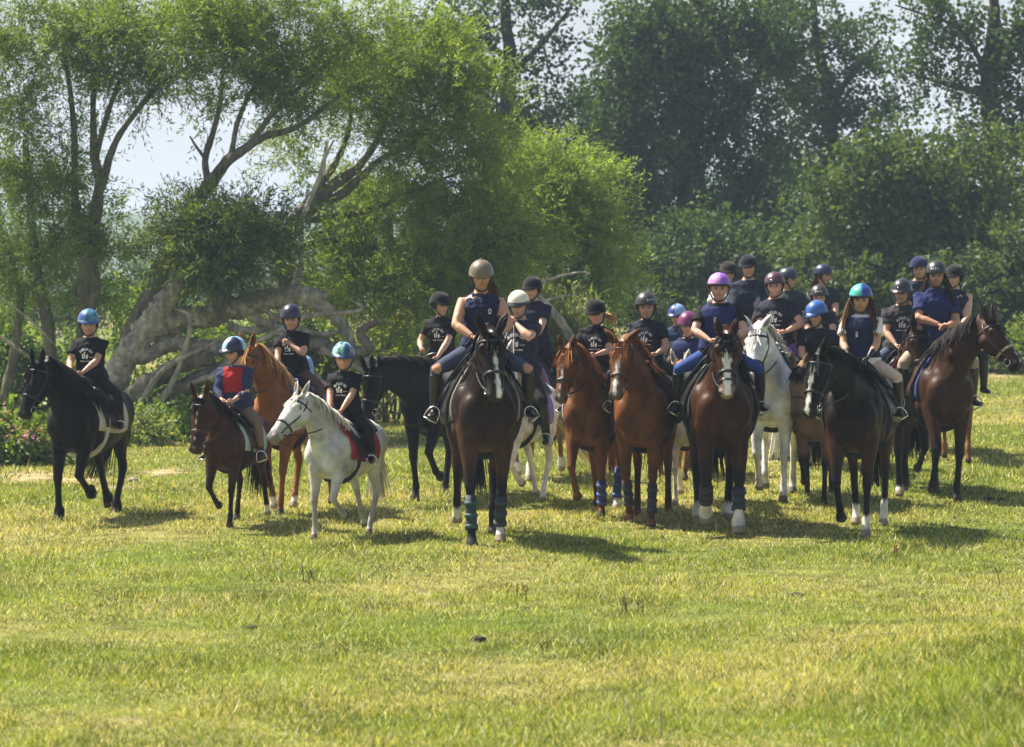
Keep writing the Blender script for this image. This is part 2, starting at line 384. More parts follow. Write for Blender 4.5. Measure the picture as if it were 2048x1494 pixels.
def tree(name, label, limbs, blobs, style, bark=((.045, .038, .03), (.13, .115, .09)), Y=46, twigs=True, dens=1.0, group=None, cat='tree', leafmat=None):
    """limbs: lists of (px, py, r[, Y]); blobs: (px, py, rx, ry, clumps[, dY]) all in photograph pixels at depth Y"""
    s = FPX / Y
    L3 = [[(at(q[0], q[1], Y + (q[3] if len(q) > 3 else 0)), q[2]) for q in l] for l in limbs]
    b0 = L3[0][0][0]
    base = np.array([b0[0], b0[1], float(gz(b0[0], b0[1]))])
    root = empty(name, base, label=label, cat=cat, group=group)
    tb = MB(); nodes = []; nr = []
    for i, l in enumerate(L3):
        Q, r = limb_tube(tb, [p for p, _ in l], [x for _, x in l], 10)
        nodes.append(Q); nr.append(r)
    v = tb.verts()
    me = mk_mesh('trunk', v - base, tb.f, bark_cols(v, *bark)); obj('trunk', me, BARK, root)
    B = [(at(b[0], b[1], Y + (b[5] if len(b) > 5 else 0)), (b[2] / s, .62 * (b[2] + b[3]) * .5 / s + .25, b[3] / s), b[4]) for b in blobs]
    CP, tw, TL, v, f, c = foliage(B, style, dens)
    if twigs and len(CP):
        nodes = np.concatenate(nodes); nr = np.concatenate(nr); br = MB()
        order = np.argsort(np.min(np.linalg.norm(CP[:, None] - nodes[None, ::3], axis=2), axis=1))
        pool = [*nodes]; rr = [*nr]; A = np.zeros((len(nodes) + 3 * len(CP), 3)); A[:len(nodes)] = nodes; AR = np.zeros(len(A)); AR[:len(nr)] = nr; na = len(nodes)
        for q in order[::1]:
            p = CP[q]; d = np.linalg.norm(A[:na] - p, axis=1) + .5 * np.maximum(0, A[:na, 2] - p[2] - .1); j = int(np.argmin(d))
            a = A[j]; dist = np.linalg.norm(p - a)
            r0 = min(AR[j] * .7, .006 + .012 * dist)
            ctrl = (a + p) / 2 + np.array([0, 0, .12 * dist]) + RNG.normal(size=3) * .06 * dist
            end = p + tw[q] * TL[q] * .6
            T = bez([a, ctrl, (p + end) / 2], 5)
            vv, ff = tube(T, np.linspace(r0, .003, 5), 4, caps=False); br.add(vv, ff)
            A[na:na + 3] = T[1:4]; AR[na:na + 3] = np.linspace(r0, .003, 5)[1:4]; na += 3
        bv = br.verts(); obj('branches', mk_mesh('branches', bv - base, br.f, np.tile(np.array(bark[0]) * 1.15, (len(bv), 1))), BARK, root, kind='stuff')
    obj('crown', mk_mesh('crown', v - base, f, c, smooth=False), leafmat or LEAF, root)
    return root

WB = ((.055, .046, .036), (.21, .185, .145))
# upright willow at the left edge
tree('willow_tree', 'upright dark willow with narrow leaves at the left edge behind the black pony',
     [[(150, 905, .20), (160, 800, .17), (172, 690, .14), (168, 580, .13), (185, 470, .11), (198, 380, .085), (190, 310, .07), (186, 200, .045), (200, 90, .03), (210, -40, .02)],
      [(150, 880, .14, .4), (110, 760, .12, .4), (95, 640, .10, .4), (70, 520, .08, .4), (60, 400, .06, .3), (50, 280, .05)],
      [(172, 640, .11), (190, 560, .09), (160, 470, .08), (150, 380, .06), (150, 290, .05), (140, 180, .04), (120, 60, .03)],
      [(198, 390, .07), (225, 300, .055), (260, 240, .045), (320, 170, .035), (400, 120, .02)],
      [(190, 320, .05), (215, 230, .04), (240, 160, .03), (270, 60, .02)],
      [(10, 800, .09, .8), (30, 690, .08, .8), (40, 600, .06, .8), (20, 500, .04, .8)]],
     [(60, 320, 120, 95, 330), (40, 450, 120, 120, 300, .4), (110, 560, 110, 80, 170, .6), (200, 90, 240, 110, 520), (60, 70, 130, 120, 300), (330, 60, 130, 80, 200),
      (40, 180, 90, 60, 120), (300, 190, 120, 45, 90), (215, 440, 55, 110, 130, .3), (225, 560, 50, 60, 60, .3), (30, 620, 90, 80, 110, .8)],
     dict(WILLOW, c1=(.07, .135, .03), c2=(.235, .325, .072)), WB, Y=46, dens=.78)
# leaning willow whose stem springs from the fallen trunk
tree('leaning_willow_tree', 'leaning willow whose bare stem slants up to the right over the fallen trunk',
     [[(225, 870, .22), (235, 760, .19), (265, 670, .16), (305, 585, .14), (350, 480, .12), (400, 395, .11), (425, 362, .10), (465, 315, .085), (520, 278, .06), (600, 250, .045), (680, 190, .03)],
      [(418, 372, .07), (410, 320, .055), (425, 270, .045), (440, 200, .035), (450, 110, .02)],
      [(410, 318, .03), (392, 292, .02), (380, 272, .012)],
      [(460, 318, .05), (480, 230, .035), (520, 150, .025), (560, 60, .015)],
      [(490, 300, .05), (560, 210, .035), (640, 140, .025), (720, 60, .015)]],
     [(420, 40, 170, 75, 300), (560, 90, 160, 100, 330), (470, 170, 90, 55, 90), (640, 170, 120, 80, 200), (680, 50, 110, 80, 200), (560, 200, 70, 40, 50)],
     dict(WILLOW, c1=(.075, .14, .03), c2=(.245, .335, .072)), WB, Y=45.2, dens=.82)
# young bushy willow regrowth on top of the fallen trunk
tree('young_willow_tree', 'small bushy dark willow growing upright from the fallen trunk behind the boy in red',
     [[(435, 640, .06), (425, 580, .05), (410, 520, .04), (395, 460, .02)], [(440, 640, .05), (460, 570, .045), (475, 510, .035), (490, 440, .02)], [(430, 600, .03), (440, 530, .03), (445, 450, .02)]],
     [(430, 480, 110, 75, 430), (340, 470, 45, 50, 60), (500, 470, 70, 70, 150), (390, 540, 60, 35, 70)],
     dict(WILLOW, c1=(.06, .11, .028), c2=(.15, .20, .055)), WB, Y=44.4)
# big crown in the middle
tree('spreading_willow_tree', 'largest willow with a broad bright rounded crown left of centre',
     [[(600, 870, .2), (590, 740, .18), (575, 600, .16), (565, 500, .14), (600, 430, .12), (660, 375, .09), (720, 330, .065), (760, 270, .045), (775, 210, .03)],
      [(600, 430, .09), (680, 390, .07), (760, 320, .05), (820, 285, .035), (880, 200, .02)],
      [(590, 440, .08), (640, 370, .06), (680, 310, .05), (700, 240, .035), (690, 150, .02)],
      [(610, 440, .06), (700, 430, .05), (790, 400, .04), (880, 360, .025), (960, 330, .015)],
      [(590, 500, .07), (680, 480, .05), (780, 500, .035), (880, 470, .02)]],
     [(800, 120, 140, 90, 420), (880, 190, 110, 95, 330), (750, 210, 120, 75, 220), (900, 330, 130, 110, 380), (760, 400, 90, 60, 120, .3), (940, 450, 130, 90, 320), (680, 560, 120, 75, 260, -.4),
      (820, 560, 140, 85, 330, -.3), (980, 560, 110, 90, 270), (600, 320, 60, 40, 50, .5), (1040, 480, 50, 70, 70), (660, 460, 60, 40, 50), (860, 650, 130, 50, 130)],
     WILLOW_PALE, WB, Y=46.5)
tree('round_willow_tree', 'rounded pale green willow right of the broad willow, behind the centre riders',
     [[(1130, 800, .14), (1125, 700, .12), (1120, 600, .10), (1110, 500, .08), (1100, 400, .05)], [(1118, 600, .08), (1170, 500, .06), (1210, 420, .03)], [(1110, 520, .06), (1060, 430, .04), (1030, 360, .02)]],
     [(1060, 360, 95, 75, 330), (1150, 385, 85, 80, 230), (1180, 500, 80, 100, 270), (1080, 490, 95, 100, 260), (1200, 590, 55, 50, 90), (1040, 590, 75, 45, 90)],
     WILLOW_PALE, WB, Y=49)

# fallen trunks
def fallen(name, label, parts, Y, bark=((.14, .12, .095), (.50, .45, .36)), group='dead and fallen willow wood'):
    P0 = at(parts[0][0][0], parts[0][0][1], Y); base = np.array([P0[0], P0[1], float(gz(P0[0], P0[1]))])
    root = empty(name, base, label=label, cat='fallen tree', group=group)
    for i, l in enumerate(parts):
        mb = MB(); limb_tube(mb, [at(q[0], q[1], Y + (q[3] if len(q) > 3 else 0)) for q in l], [q[2] * .72 for q in l], 22, .07)
        v = mb.verts(); obj('trunk' if i == 0 else 'limb', mk_mesh('limb', v - base, mb.f, bark_cols(v, *bark, 5.0)), BARK, root)
fallen('fallen_tree', 'thick pale fallen willow trunk arching behind the boys on the left',
       [[(205, 880, .30), (225, 770, .27), (270, 690, .26), (330, 610, .24), (385, 555, .20), (425, 535, .12)],
        [(300, 660, .2), (370, 640, .21), (450, 622, .22), (530, 604, .22), (600, 594, .20), (650, 600, .15)], [(610, 600, .15), (660, 625, .12), (695, 665, .11), (712, 712, .09), (750, 735, .07), (735, 770, .05)], [(395, 560, .1), (440, 590, .1), (520, 640, .09), (590, 665, .07)], [(520, 610, .07), (560, 640, .06), (640, 668, .05), (700, 655, .03)], [(330, 610, .06), (345, 560, .05), (352, 515, .03)],
        [(260, 720, .15), (340, 692, .15), (410, 695, .15), (455, 702, .13)],
        [(545, 610, .08), (575, 590, .07), (590, 560, .05), (600, 545, .03)],
        [(455, 650, .09), (500, 660, .08), (540, 655, .05)]], 44.8)
fallen('fallen_limb', 'dark crooked fallen limb lying low between the bay pony and the black horse',
       [[(255, 880, .2), (300, 820, .18), (370, 770, .15), (450, 735, .13), (530, 700, .12), (620, 690, .12), (700, 705, .12), (735, 700, .11), (720, 665, .08), (760, 640, .05)],
        [(250, 800, .17), (310, 760, .17), (370, 730, .16), (430, 715, .15)]], 44.2, ((.07, .06, .05), (.24, .21, .17)))
fallen('fallen_log', 'pale broken log end on the grass left of the black horse', [[(640, 770, .12), (690, 800, .14), (745, 842, .13)]], 43.6)
fallen('dead_snag', 'white barkless dead stem standing among the willow leaves', [[(590, 600, .07), (600, 520, .06), (605, 440, .05), (640, 350, .05), (655, 285, .03)], [(648, 320, .03), (668, 280, .02)]], 45.6, ((.30, .27, .22), (.62, .58, .50)))
fallen('dead_branch', 'bare grey dead branch forking beside the cream hatted rider', [[(1165, 720, .09), (1130, 655, .085), (1095, 610, .07), (1060, 580, .05), (1110, 556, .03), (1160, 545, .022), (1180, 548, .012)], [(1088, 603, .03), (1115, 594, .025), (1155, 588, .012)]], 44.5, ((.14, .12, .10), (.42, .38, .32)))
fallen('dead_branch', 'thin grey dead branches hanging low at the left edge behind the black pony', [[(-20, 660, .03), (60, 715, .03), (130, 770, .02)], [(-20, 580, .02), (60, 640, .025), (110, 690, .02)]], 45.2)

_tw = []
for (x0, y0, x1, y1) in ((255, 850, 420, 690), (300, 845, 380, 640), (330, 800, 520, 740), (420, 760, 600, 640), (470, 720, 640, 760), (560, 700, 720, 620), (640, 700, 760, 760)):
    mxx = (x0 + x1) / 2 + RNG.normal() * 22; myy = (y0 + y1) / 2 - 20 + RNG.normal() * 18
    _tw.append([(x0, y0, .07 + .03 * RNG.random(), RNG.normal() * .3), (mxx, myy, .055), (x1, y1, .035), (x1 + RNG.normal() * 25, y1 - 25, .012)])
fallen('broken_limbs', 'tangle of thin broken grey limbs under the fallen willow trunk', _tw, 44.0, ((.12, .10, .08), (.46, .41, .33)))

# tall broad-leaved trees standing back in the haze
def backtree(label, limbs, blobs, Y, style=ALDER, dens=1.0):
    tree('tall_tree', label, limbs, blobs, style, ((.03, .026, .022), (.08, .07, .055)), Y=Y, dens=dens, group='tall trees behind the meadow', leafmat=FARLEAF)
backtree('tall open crowned tree with sky gaps behind the middle willow',
         [[(1012, 720, .3), (1012, 500, .27), (1015, 300, .22), (1018, 150, .18), (1012, 40, .14), (1000, -80, .08)], [(1015, 160, .1), (1080, 90, .07), (1140, 20, .04)], [(1014, 120, .09), (950, 60, .06), (900, 10, .03)]],
         [(950, 30, 100, 35, 70), (1080, 15, 90, 30, 55), (1010, 120, 50, 25, 18), (930, 110, 40, 25, 16), (1090, 75, 40, 25, 16), (1010, 250, 130, 55, 120), (1100, 310, 120, 70, 150), (1150, 200, 60, 50, 50), (960, 170, 70, 35, 40), (1020, 420, 160, 80, 150)], 74)
backtree('largest dense dark tree right of centre, its crown filling the top',
         [[(1385, 720, .4), (1385, 500, .36), (1380, 300, .3), (1390, 120, .22), (1400, -60, .1)], [(1383, 380, .15), (1300, 250, .1), (1250, 130, .05)], [(1383, 350, .15), (1470, 230, .1), (1530, 120, .05)]],
         [(1330, 60, 140, 95, 240), (1450, 60, 120, 95, 200), (1265, 150, 70, 90, 110), (1380, 180, 160, 90, 260), (1300, 300, 130, 90, 220), (1460, 290, 120, 90, 190), (1380, 420, 150, 90, 240), (1260, 420, 90, 80, 120), (1500, 420, 80, 80, 110), (1540, 150, 50, 70, 60)], 72)
backtree('tree with a visible dark trunk between the densest tree and the right edge',
         [[(1665, 700, .26), (1660, 500, .24), (1662, 320, .2), (1660, 200, .16), (1635, 90, .12), (1625, -20, .07)], [(1662, 200, .1), (1720, 130, .07), (1760, 80, .04)], [(1660, 260, .1), (1580, 170, .07), (1550, 90, .04)]],
         [(1590, 20, 60, 25, 40), (1650, 70, 45, 25, 24), (1745, 105, 45, 30, 30), (1700, 60, 45, 25, 24), (1780, 190, 45, 25, 22), (1580, 130, 70, 45, 70), (1670, 150, 60, 25, 30), (1610, 210, 90, 50, 95), (1700, 240, 60, 35, 45), (1560, 60, 60, 50, 60), (1600, 310, 80, 45, 80), (1720, 310, 55, 35, 40), (1650, 390, 90, 40, 80)], 78)
backtree('tall sparse tree at the right edge with bare twigs against the white sky',
         [[(1990, 700, .3), (1990, 480, .26), (1985, 300, .22), (1975, 150, .17), (1990, 20, .12), (1980, -80, .06)], [(1982, 190, .09), (1900, 170, .06), (1830, 150, .03)], [(1978, 150, .08), (1920, 60, .05), (1850, 30, .03), (1790, 10, .02)], [(1985, 120, .1), (2060, 40, .06)]],
         [(1975, 40, 50, 25, 28), (2045, 60, 55, 50, 60), (1840, 24, 62, 22, 26), (1856, 92, 58, 20, 24), (1846, 150, 50, 18, 18), (1905, 60, 40, 22, 18), (1910, 180, 40, 22, 18), (1975, 130, 45, 25, 26), (2030, 190, 60, 55, 80), (1975, 270, 50, 35, 40), (2045, 330, 60, 90, 110)], 70)
backtree('lower yellowish green broad tree on the right below the sky gap',
         [[(1800, 740, .25), (1800, 600, .22), (1795, 480, .16), (1790, 390, .08)], [(1797, 520, .12), (1700, 430, .07), (1650, 360, .03)], [(1797, 500, .12), (1900, 400, .07), (1960, 330, .03)]],
         [(1790, 350, 110, 50, 150), (1700, 390, 80, 50, 110), (1900, 360, 100, 55, 150), (1790, 440, 140, 70, 230), (1950, 450, 110, 75, 190), (1680, 480, 80, 60, 110), (1840, 550, 150, 75, 260), (1980, 300, 50, 35, 45)], 62, dict(ALDER_PALE, per=9, sub=.75), dens=.82)
backtree('deep shaded tree low in the middle of the background behind the lilac hatted rider',
         [[(1500, 740, .2), (1500, 620, .18), (1495, 520, .12)], [(1498, 620, .1), (1420, 540, .05)]],
         [(1500, 520, 120, 80, 190), (1390, 540, 100, 80, 170), (1300, 560, 80, 80, 130), (1580, 560, 90, 80, 150), (1450, 630, 170, 60, 190)], 68)

backtree('farthest hazy tree behind the densest tree, filling the gap to its left',
         [[(1190, 720, .25), (1190, 450, .2), (1188, 250, .1)]], [(1190, 230, 80, 70, 110), (1150, 330, 90, 70, 130), (1230, 360, 80, 80, 120), (1180, 460, 110, 80, 150)], 88)
backtree('farthest hazy tree behind the trunk at the right, filling the lower gap',
         [[(1720, 720, .25), (1720, 500, .2), (1718, 360, .1)]], [(1720, 370, 110, 60, 130), (1560, 400, 90, 70, 120), (1700, 470, 140, 80, 180), (1860, 330, 80, 45, 80)], 90)
backtree('faint hazy trees far off below the sky gap on the left',
         [[(330, 720, .2), (330, 600, .15), (330, 540, .08)]], [(330, 590, 120, 50, 150), (200, 600, 110, 50, 130), (450, 600, 110, 50, 130), (560, 560, 110, 70, 150)], 105)
backtree('faint hazy trees far off behind the upright willow',
         [[(40, 720, .2), (40, 600, .15), (40, 500, .08)]], [(40, 540, 130, 80, 180), (-40, 460, 80, 80, 90), (110, 600, 90, 60, 100)], 95)
backtree('hazy tree standing behind the spreading willow',
         [[(780, 720, .2), (780, 560, .16), (780, 420, .08)]], [(780, 420, 140, 90, 200), (680, 540, 130, 80, 180), (880, 540, 130, 80, 180), (960, 620, 110, 60, 120)], 84)

# shrubs at the foot of the trees
def shrub(label, blobs, Y, style=SHRUB, name='shrub', group='shrubs along the wood edge', dens=1.0, stems=True):
    px = blobs[0][0]; g = at(px, 700, Y); s = FPX / Y; base = np.array([g[0], Y, float(gz(g[0], Y))])
    root = empty(name, base, label=label, cat='shrub', group=group)
    B = [(at(b[0], b[1], Y + (b[5] if len(b) > 5 else 0)), (b[2] / s, max(.35, .5 * b[2] / s), b[3] / s), b[4]) for b in blobs]
    CP, tw, TL, v, f, c = foliage(B, style, dens)
    mb = MB()
    for b in B:
        for k in range(5):
            e = np.array(b[0]) + RNG.normal(size=3) * np.array(b[1]) * .4; q = np.array([b[0][0] + RNG.normal() * b[1][0] * .3, b[0][1] + RNG.normal() * .1, float(gz(b[0][0], Y)) - .05])
            vv, ff = tube(bez([q, (q + e) / 2 + RNG.normal(size=3) * .1, e], 6), np.linspace(.02, .006, 6), 5); mb.add(vv, ff)
    vv = mb.verts(); obj('stems', mk_mesh('stems', vv - base, mb.f, np.tile([.06, .05, .035], (len(vv), 1))), BARK, root, kind='stuff')
    obj('foliage', mk_mesh('foliage', v - base, f, c, smooth=False), LEAF, root)
    return root, B, base
shrub('dense green shrubs behind the black pony at the far left', [(60, 760, 130, 90, 260), (170, 800, 80, 60, 120), (-10, 680, 80, 80, 130)], 49)
shrub('sunlit yellow green shrubs seen under the arched fallen trunk', [(400, 790, 130, 70, 240), (300, 820, 70, 60, 110), (520, 800, 90, 70, 150)], 48, dict(SHRUB, c1=(.06, .115, .025), c2=(.155, .215, .05)))
shrub('leafy shrubs between the fallen limb and the black horse', [(640, 760, 90, 80, 160), (700, 820, 60, 50, 70), (590, 680, 70, 50, 80)], 48.5, dict(SHRUB, c1=(.055, .11, .025), c2=(.15, .21, .05)))
shrub('dark green undergrowth behind the red and navy jumper', [(330, 690, 140, 60, 170), (480, 700, 110, 60, 140), (250, 620, 60, 60, 60)], 50.5)
shrub('pale tall herbs behind the black horse and its rider', [(770, 720, 70, 70, 150), (850, 740, 70, 60, 110), (720, 690, 50, 40, 50)], 50, dict(SHRUB_PALE, rise=1.0))
shrub('pale grey green reeds right of the white pony', [(1100, 720, 60, 80, 190), (1060, 760, 50, 50, 80), (1150, 750, 50, 60, 90)], 47, REED, name='reeds')
shrub('low pale leafy weed clump on the grass behind the black pony', [(285, 888, 34, 20, 90)], 42.8, SHRUB_PALE, name='weed_clump')
shrub('bright green weeds at the foot of the fallen log', [(330, 870, 60, 22, 110), (420, 865, 70, 22, 110)], 44, dict(SHRUB, c1=(.10, .19, .03), c2=(.2, .3, .05)), name='weed_clump')
shrub('grey green bushes at the right edge of the wood', [(1960, 590, 100, 80, 230), (2040, 540, 60, 100, 140), (1880, 640, 70, 60, 100)], 58, dict(SHRUB, L=.13, W=.07, c1=(.04, .07, .03), c2=(.10, .14, .06)))
shrub('green bushes behind the rider in the teal and blue hat', [(1740, 610, 90, 70, 190), (1680, 660, 70, 50, 90), (1800, 680, 80, 50, 120)], 56, dict(SHRUB, L=.12, W=.07, c1=(.03, .065, .022), c2=(.09, .135, .04)))
shrub('shaded bushes low behind the chestnut horses', [(1270, 660, 100, 60, 160), (1380, 670, 90, 50, 130), (1190, 690, 50, 50, 70)], 57, dict(SHRUB, c1=(.022, .045, .018), c2=(.055, .085, .03)))  # shade of these bushes is put into their darker leaf colours
shrub('shaded bushes low behind the back row of riders', [(1520, 660, 110, 50, 160), (1620, 650, 70, 50, 110)], 58, dict(SHRUB, c1=(.022, .045, .018), c2=(.055, .085, .03)))  # leaf colours darkened to carry the shade here too
shrub('low grassy bank plants at the far right end of the meadow', [(1990, 700, 80, 20, 120), (2060, 690, 40, 25, 60)], 57, dict(SHRUB, c1=(.1, .16, .03), c2=(.2, .26, .06)), name='weed_clump')

def blossoms(parent, B, base, n, cols, size=.035):
    P = []
    for c, r, k in B:
        p, d = in_ellipsoid(n, .3); d[:, 2] = np.abs(d[:, 2]); p[:, 2] = np.abs(p[:, 2]); P.append(np.asarray(c) + p * np.asarray(r) + np.array([0, -.38, .16]))
    P = np.concatenate(P); m = 6; Q = np.repeat(P, m, 0) + RNG.normal(size=(len(P) * m, 3)) * size * .6
    v, f = leaf_quads(Q, RNG.normal(size=Q.shape), np.full(len(Q), size), np.full(len(Q), size * .8))
    ci = np.array(cols)[RNG.integers(0, len(cols), len(P))]
    o = obj('blossom', mk_mesh('blossom', v - base, f, np.repeat(np.repeat(ci, m, 0), 4, 0), smooth=False), LEAF, parent, kind='stuff')
r_, B_, b_ = shrub('green weeds with pink flowers at the left edge of the grass', [(20, 905, 50, 40, 120), (75, 900, 35, 22, 60), (-5, 880, 40, 60, 60)], 38.5, dict(SHRUB, c1=(.10, .17, .03), c2=(.2, .28, .05)), name='flowering_weeds')
blossoms(r_, B_, b_, 22, [(.55, .22, .5), (.62, .3, .5), (.5, .18, .42)])
r_, B_, b_ = shrub('tall pink and yellow wildflowers behind the black horse', [(755, 690, 45, 40, 90), (800, 660, 40, 30, 50)], 49, SHRUB_PALE, name='flowering_weeds')
blossoms(r_, B_, b_, 26, [(.6, .32, .48), (.6, .45, .08), (.55, .3, .5)], .04)

# ---------------------------------------------------------------- small things on the grass
def stalks(px, py, h, n, label, lean=.15, col=(.17, .10, .05)):
    p = on_ground(px, py); root = empty('dock_stalk', p, label=label, cat='dead stalk', group='dry stalks in the grass')
    for i in range(n):
        L = h * (.6 + .5 * RNG.random()); a = RNG.random() * 6.28; o = np.array([RNG.normal() * .06, RNG.normal() * .06, -.02]) if n > 1 else np.array([0, 0, -.02]); d = np.array([RNG.normal() * lean, RNG.normal() * lean, 1])
        mb = MB(); P = bez([o, o + d * L * .5, o + d * L + np.array([RNG.normal() * .03, 0, 0])], 7); mb.add(*tube(P, np.linspace(.005, .003, 7), 5))
        for q in range(9):
            t = .55 + .45 * RNG.random(); c = o + d * L * t; mb.add(*sphere(c + RNG.normal(size=3) * .006, (.0035, .0035, .006), 5, 4))
        v = mb.verts(); obj('stem', mk_mesh('stem', v, mb.f, np.tile(col, (len(v), 1))), BARK, root)
stalks(2000, 1170, .30, 1, 'single brown dock stalk standing near the right edge')
stalks(625, 1165, .16, 4, 'tuft of brown stalks in front of the grey pony')
stalks(1045, 1200, .14, 4, 'brown stalks in the grass below the leading horse')
stalks(1265, 1228, .17, 5, 'leaning dark stalks below the blazed chestnut horse')
stalks(1790, 1112, .14, 4, 'low brown stalks in front of the nearly black horse')
stalks(1100, 1300, .12, 2, 'two thin stalks in the middle of the foreground grass')
stalks(655, 1318, .12, 2, 'thin dark stalks in the left foreground grass')
stalks(1325, 1475, .20, 2, 'pale blurred seed stalk at the bottom edge', col=(.45, .38, .26))
def clod(px, py, r, label, col=(.05, .038, .026)):
    p = on_ground(px, py); v, f = sphere((0, 0, 0), (r, r * .8, r * .5), 14, 9)
    v = np.array([q * (1 + .35 * mnoise.noise(Vector(q / r * 1.7) + Vector((px, 0, 0)))) for q in v]) + np.array([0, 0, r * .3])
    obj('soil_clod', mk_mesh('soil_clod', v, f, np.tile(col, (len(v), 1))), BARK, loc=p, label=label, cat='clod', group='clods on the grass')
clod(957, 1283, .05, 'dark clod of dung in the grass below the leading horse')
clod(505, 1258, .035, 'small dark clod in the grass below the grey pony')
clod(1975, 1001, .06, 'dark dropping on the grass at the right edge, left of two')
clod(2003, 1003, .05, 'dark dropping on the grass at the right edge, right of two')
clod(265, 964, .07, 'pale stone on the bare track behind the black pony', (.3, .26, .2))
clod(1595, 1195, .05, 'brown clod in the grass below the dun pony')

# ================================================================== HORSES
#            x     top   bottom half-width top-narrowing
TORSO = np.array([
    (.775, 1.22, 1.02, .08, 0), (.74, 1.33, .93, .165, 0), (.66, 1.43, .85, .22, .05), (.55, 1.52, .80, .25, .25), (.42, 1.60, .785, .265, .45), (.28, 1.58, .765, .285, .40),
    (.1, 1.52, .75, .315, .22), (-.08, 1.50, .755, .335, .15), (-.25, 1.50, .775, .335, .12), (-.42, 1.545, .84, .315, .12), (-.56, 1.565, .92, .30, .14), (-.68, 1.53, .98, .275, .18), (-.79, 1.44, 1.04, .215, .1), (-.86, 1.34, 1.12, .12, 0), (-.885, 1.26, 1.17, .05, 0)])[::-1]
def torso_pt(x, th, bw=1.0, off=0.0):
    c = [np.interp(x, TORSO[:, 0], TORSO[:, i]) for i in range(1, 5)]
    zt, zb, hw, na = c; hw = hw * bw; h = (zt - zb) / 2; zc = (zt + zb) / 2
    co, si = np.cos(th), np.sin(th)
    y = (hw + off) * np.sign(co) * np.abs(co) ** .88 * (1 - na * np.maximum(0, si) ** 1.3)
    return np.stack(np.broadcast_arrays(np.asarray(x, float), y, zc + (h + off) * si), -1)
def ik2(T, F, l1, l2, bend):
    d = F - T; D = np.linalg.norm(d)
    if D > (l1 + l2) * .995: k = D / ((l1 + l2) * .995); l1 *= k; l2 *= k
    a = (l1 * l1 - l2 * l2 + D * D) / (2 * D); h = math.sqrt(max(l1 * l1 - a * a, 0)); u = d / D
    b = np.asarray(bend, float); b = b - u * (b @ u); b = b / max(np.linalg.norm(b), 1e-6)
    return T + u * a + b * h
HEAD_S = np.array([  # s, face offset, depth, half-width
    (-.10, .045, .12, .055), (0.0, .085, .21, .082), (.12, .102, .265, .098), (.26, .108, .285, .107), (.40, .098, .26, .092), (.56, .085, .205, .070), (.70, .076, .168, .060), (.82, .072, .15, .061), (.91, .06, .13, .060), (.97, .042, .10, .05), (1.0, .02, .06, .03)])
HEAD_S = HEAD_S * np.array([1, 1, 1.05, 1.13])
HL = .58
def dirv(e, y): return np.array([math.cos(e) * math.cos(y), -math.sin(y) * math.cos(e), math.sin(e)])
def horse_skeleton(sp):
    e, ny = rad(sp.get('ne', 48)), rad(sp.get('ny', 0)); hp, hy = rad(sp.get('hp', 60)), rad(sp.get('hy', sp.get('ny', 0)))
    L = .80 * sp.get('nl', 1)
    P0 = np.array([.50, 0, 1.27]); P3 = P0 + L * dirv(e, ny * .75)
    P1 = P0 + .34 * L * dirv(e + rad(10), ny * .25); P2 = P3 - .34 * L * dirv(e - rad(16), ny * 1.1)
    d = dirv(-hp, hy); n = dirv(math.pi / 2 - hp, hy); l = np.cross(n, d)
    return dict(N=bez([P0, P1, P2, P3], 12), P3=P3, d=d, n=n, l=l, h=sp.get('hd', 1.0))
def head_pt(sk, s, lat, nn): return sk['P3'] + (sk['d'] * (s * HL) + sk['l'] * lat + sk['n'] * nn) * sk['h']
def head_ring(sk, s, off=0.0):
    f, D, w = [np.interp(s, HEAD_S[:, 0], HEAD_S[:, i]) for i in (1, 2, 3)]
    h = sk['h']; return sk['P3'] + (sk['d'] * (s * HL) + sk['n'] * (f - D / 2)) * h, w * h + off, D / 2 * h + off
def leg_joints(sp):
    J = []
    stance = sp.get('legs', [(.1, 0, 0), (-.1, 0, 0), (-.1, 0, 0), (.12, 0, 0)])   # left fore, right fore, left hind, right hind
    bw = sp.get('bw', 1)
    for i in range(4):
        dx, lift, flex = stance[i]; sd = 1 if i % 2 == 0 else -1
        if i < 2:
            T = np.array([.50, sd * .155 * bw, .98]); yb = sd * .135 * bw; bx = .50
        else:
            T = np.array([-.46, sd * .175 * bw, 1.0]); yb = sd * .145 * bw; bx = -.68
        a = rad(-72 - flex); pv_ = np.array([math.cos(a), 0, math.sin(a)]) * .163
        F = np.array([bx + dx - .05, yb, .155 + lift]); H = F + pv_
        K = ik2(T, F, *((.475, .345) if i < 2 else (.49, .43)), (1, 0, 0) if i < 2 else (-1, 0, 0))
        J.append((T, K, F, H))
    return J
FORE = [(-1, .0, .10, .17), (0, 0, .105, .145), (0, .3, .088, .112), (0, .65, .062, .074), (0, .93, .049, .054), (1, .0, .053, .060), (1, .14, .041, .046), (1, .45, .034, .041), (1, .85, .036, .044), (2, 0, .042, .050), (2, .38, .036, .042), (2, .58, .047, .052), (2, .8, .054, .060), (2, 1, .060, .068)]
HIND = [(-1, 0, .13, .24), (-1, .5, .13, .22), (0, 0, .115, .18), (0, .35, .088, .13), (0, .75, .048, .070), (1, 0, .050, .072), (1, .12, .042, .055), (1, .45, .035, .045), (1, .86, .037, .046), (2, 0, .043, .051), (2, .38, .037, .043), (2, .58, .046, .051), (2, .8, .052, .058), (2, 1, .058, .066)]
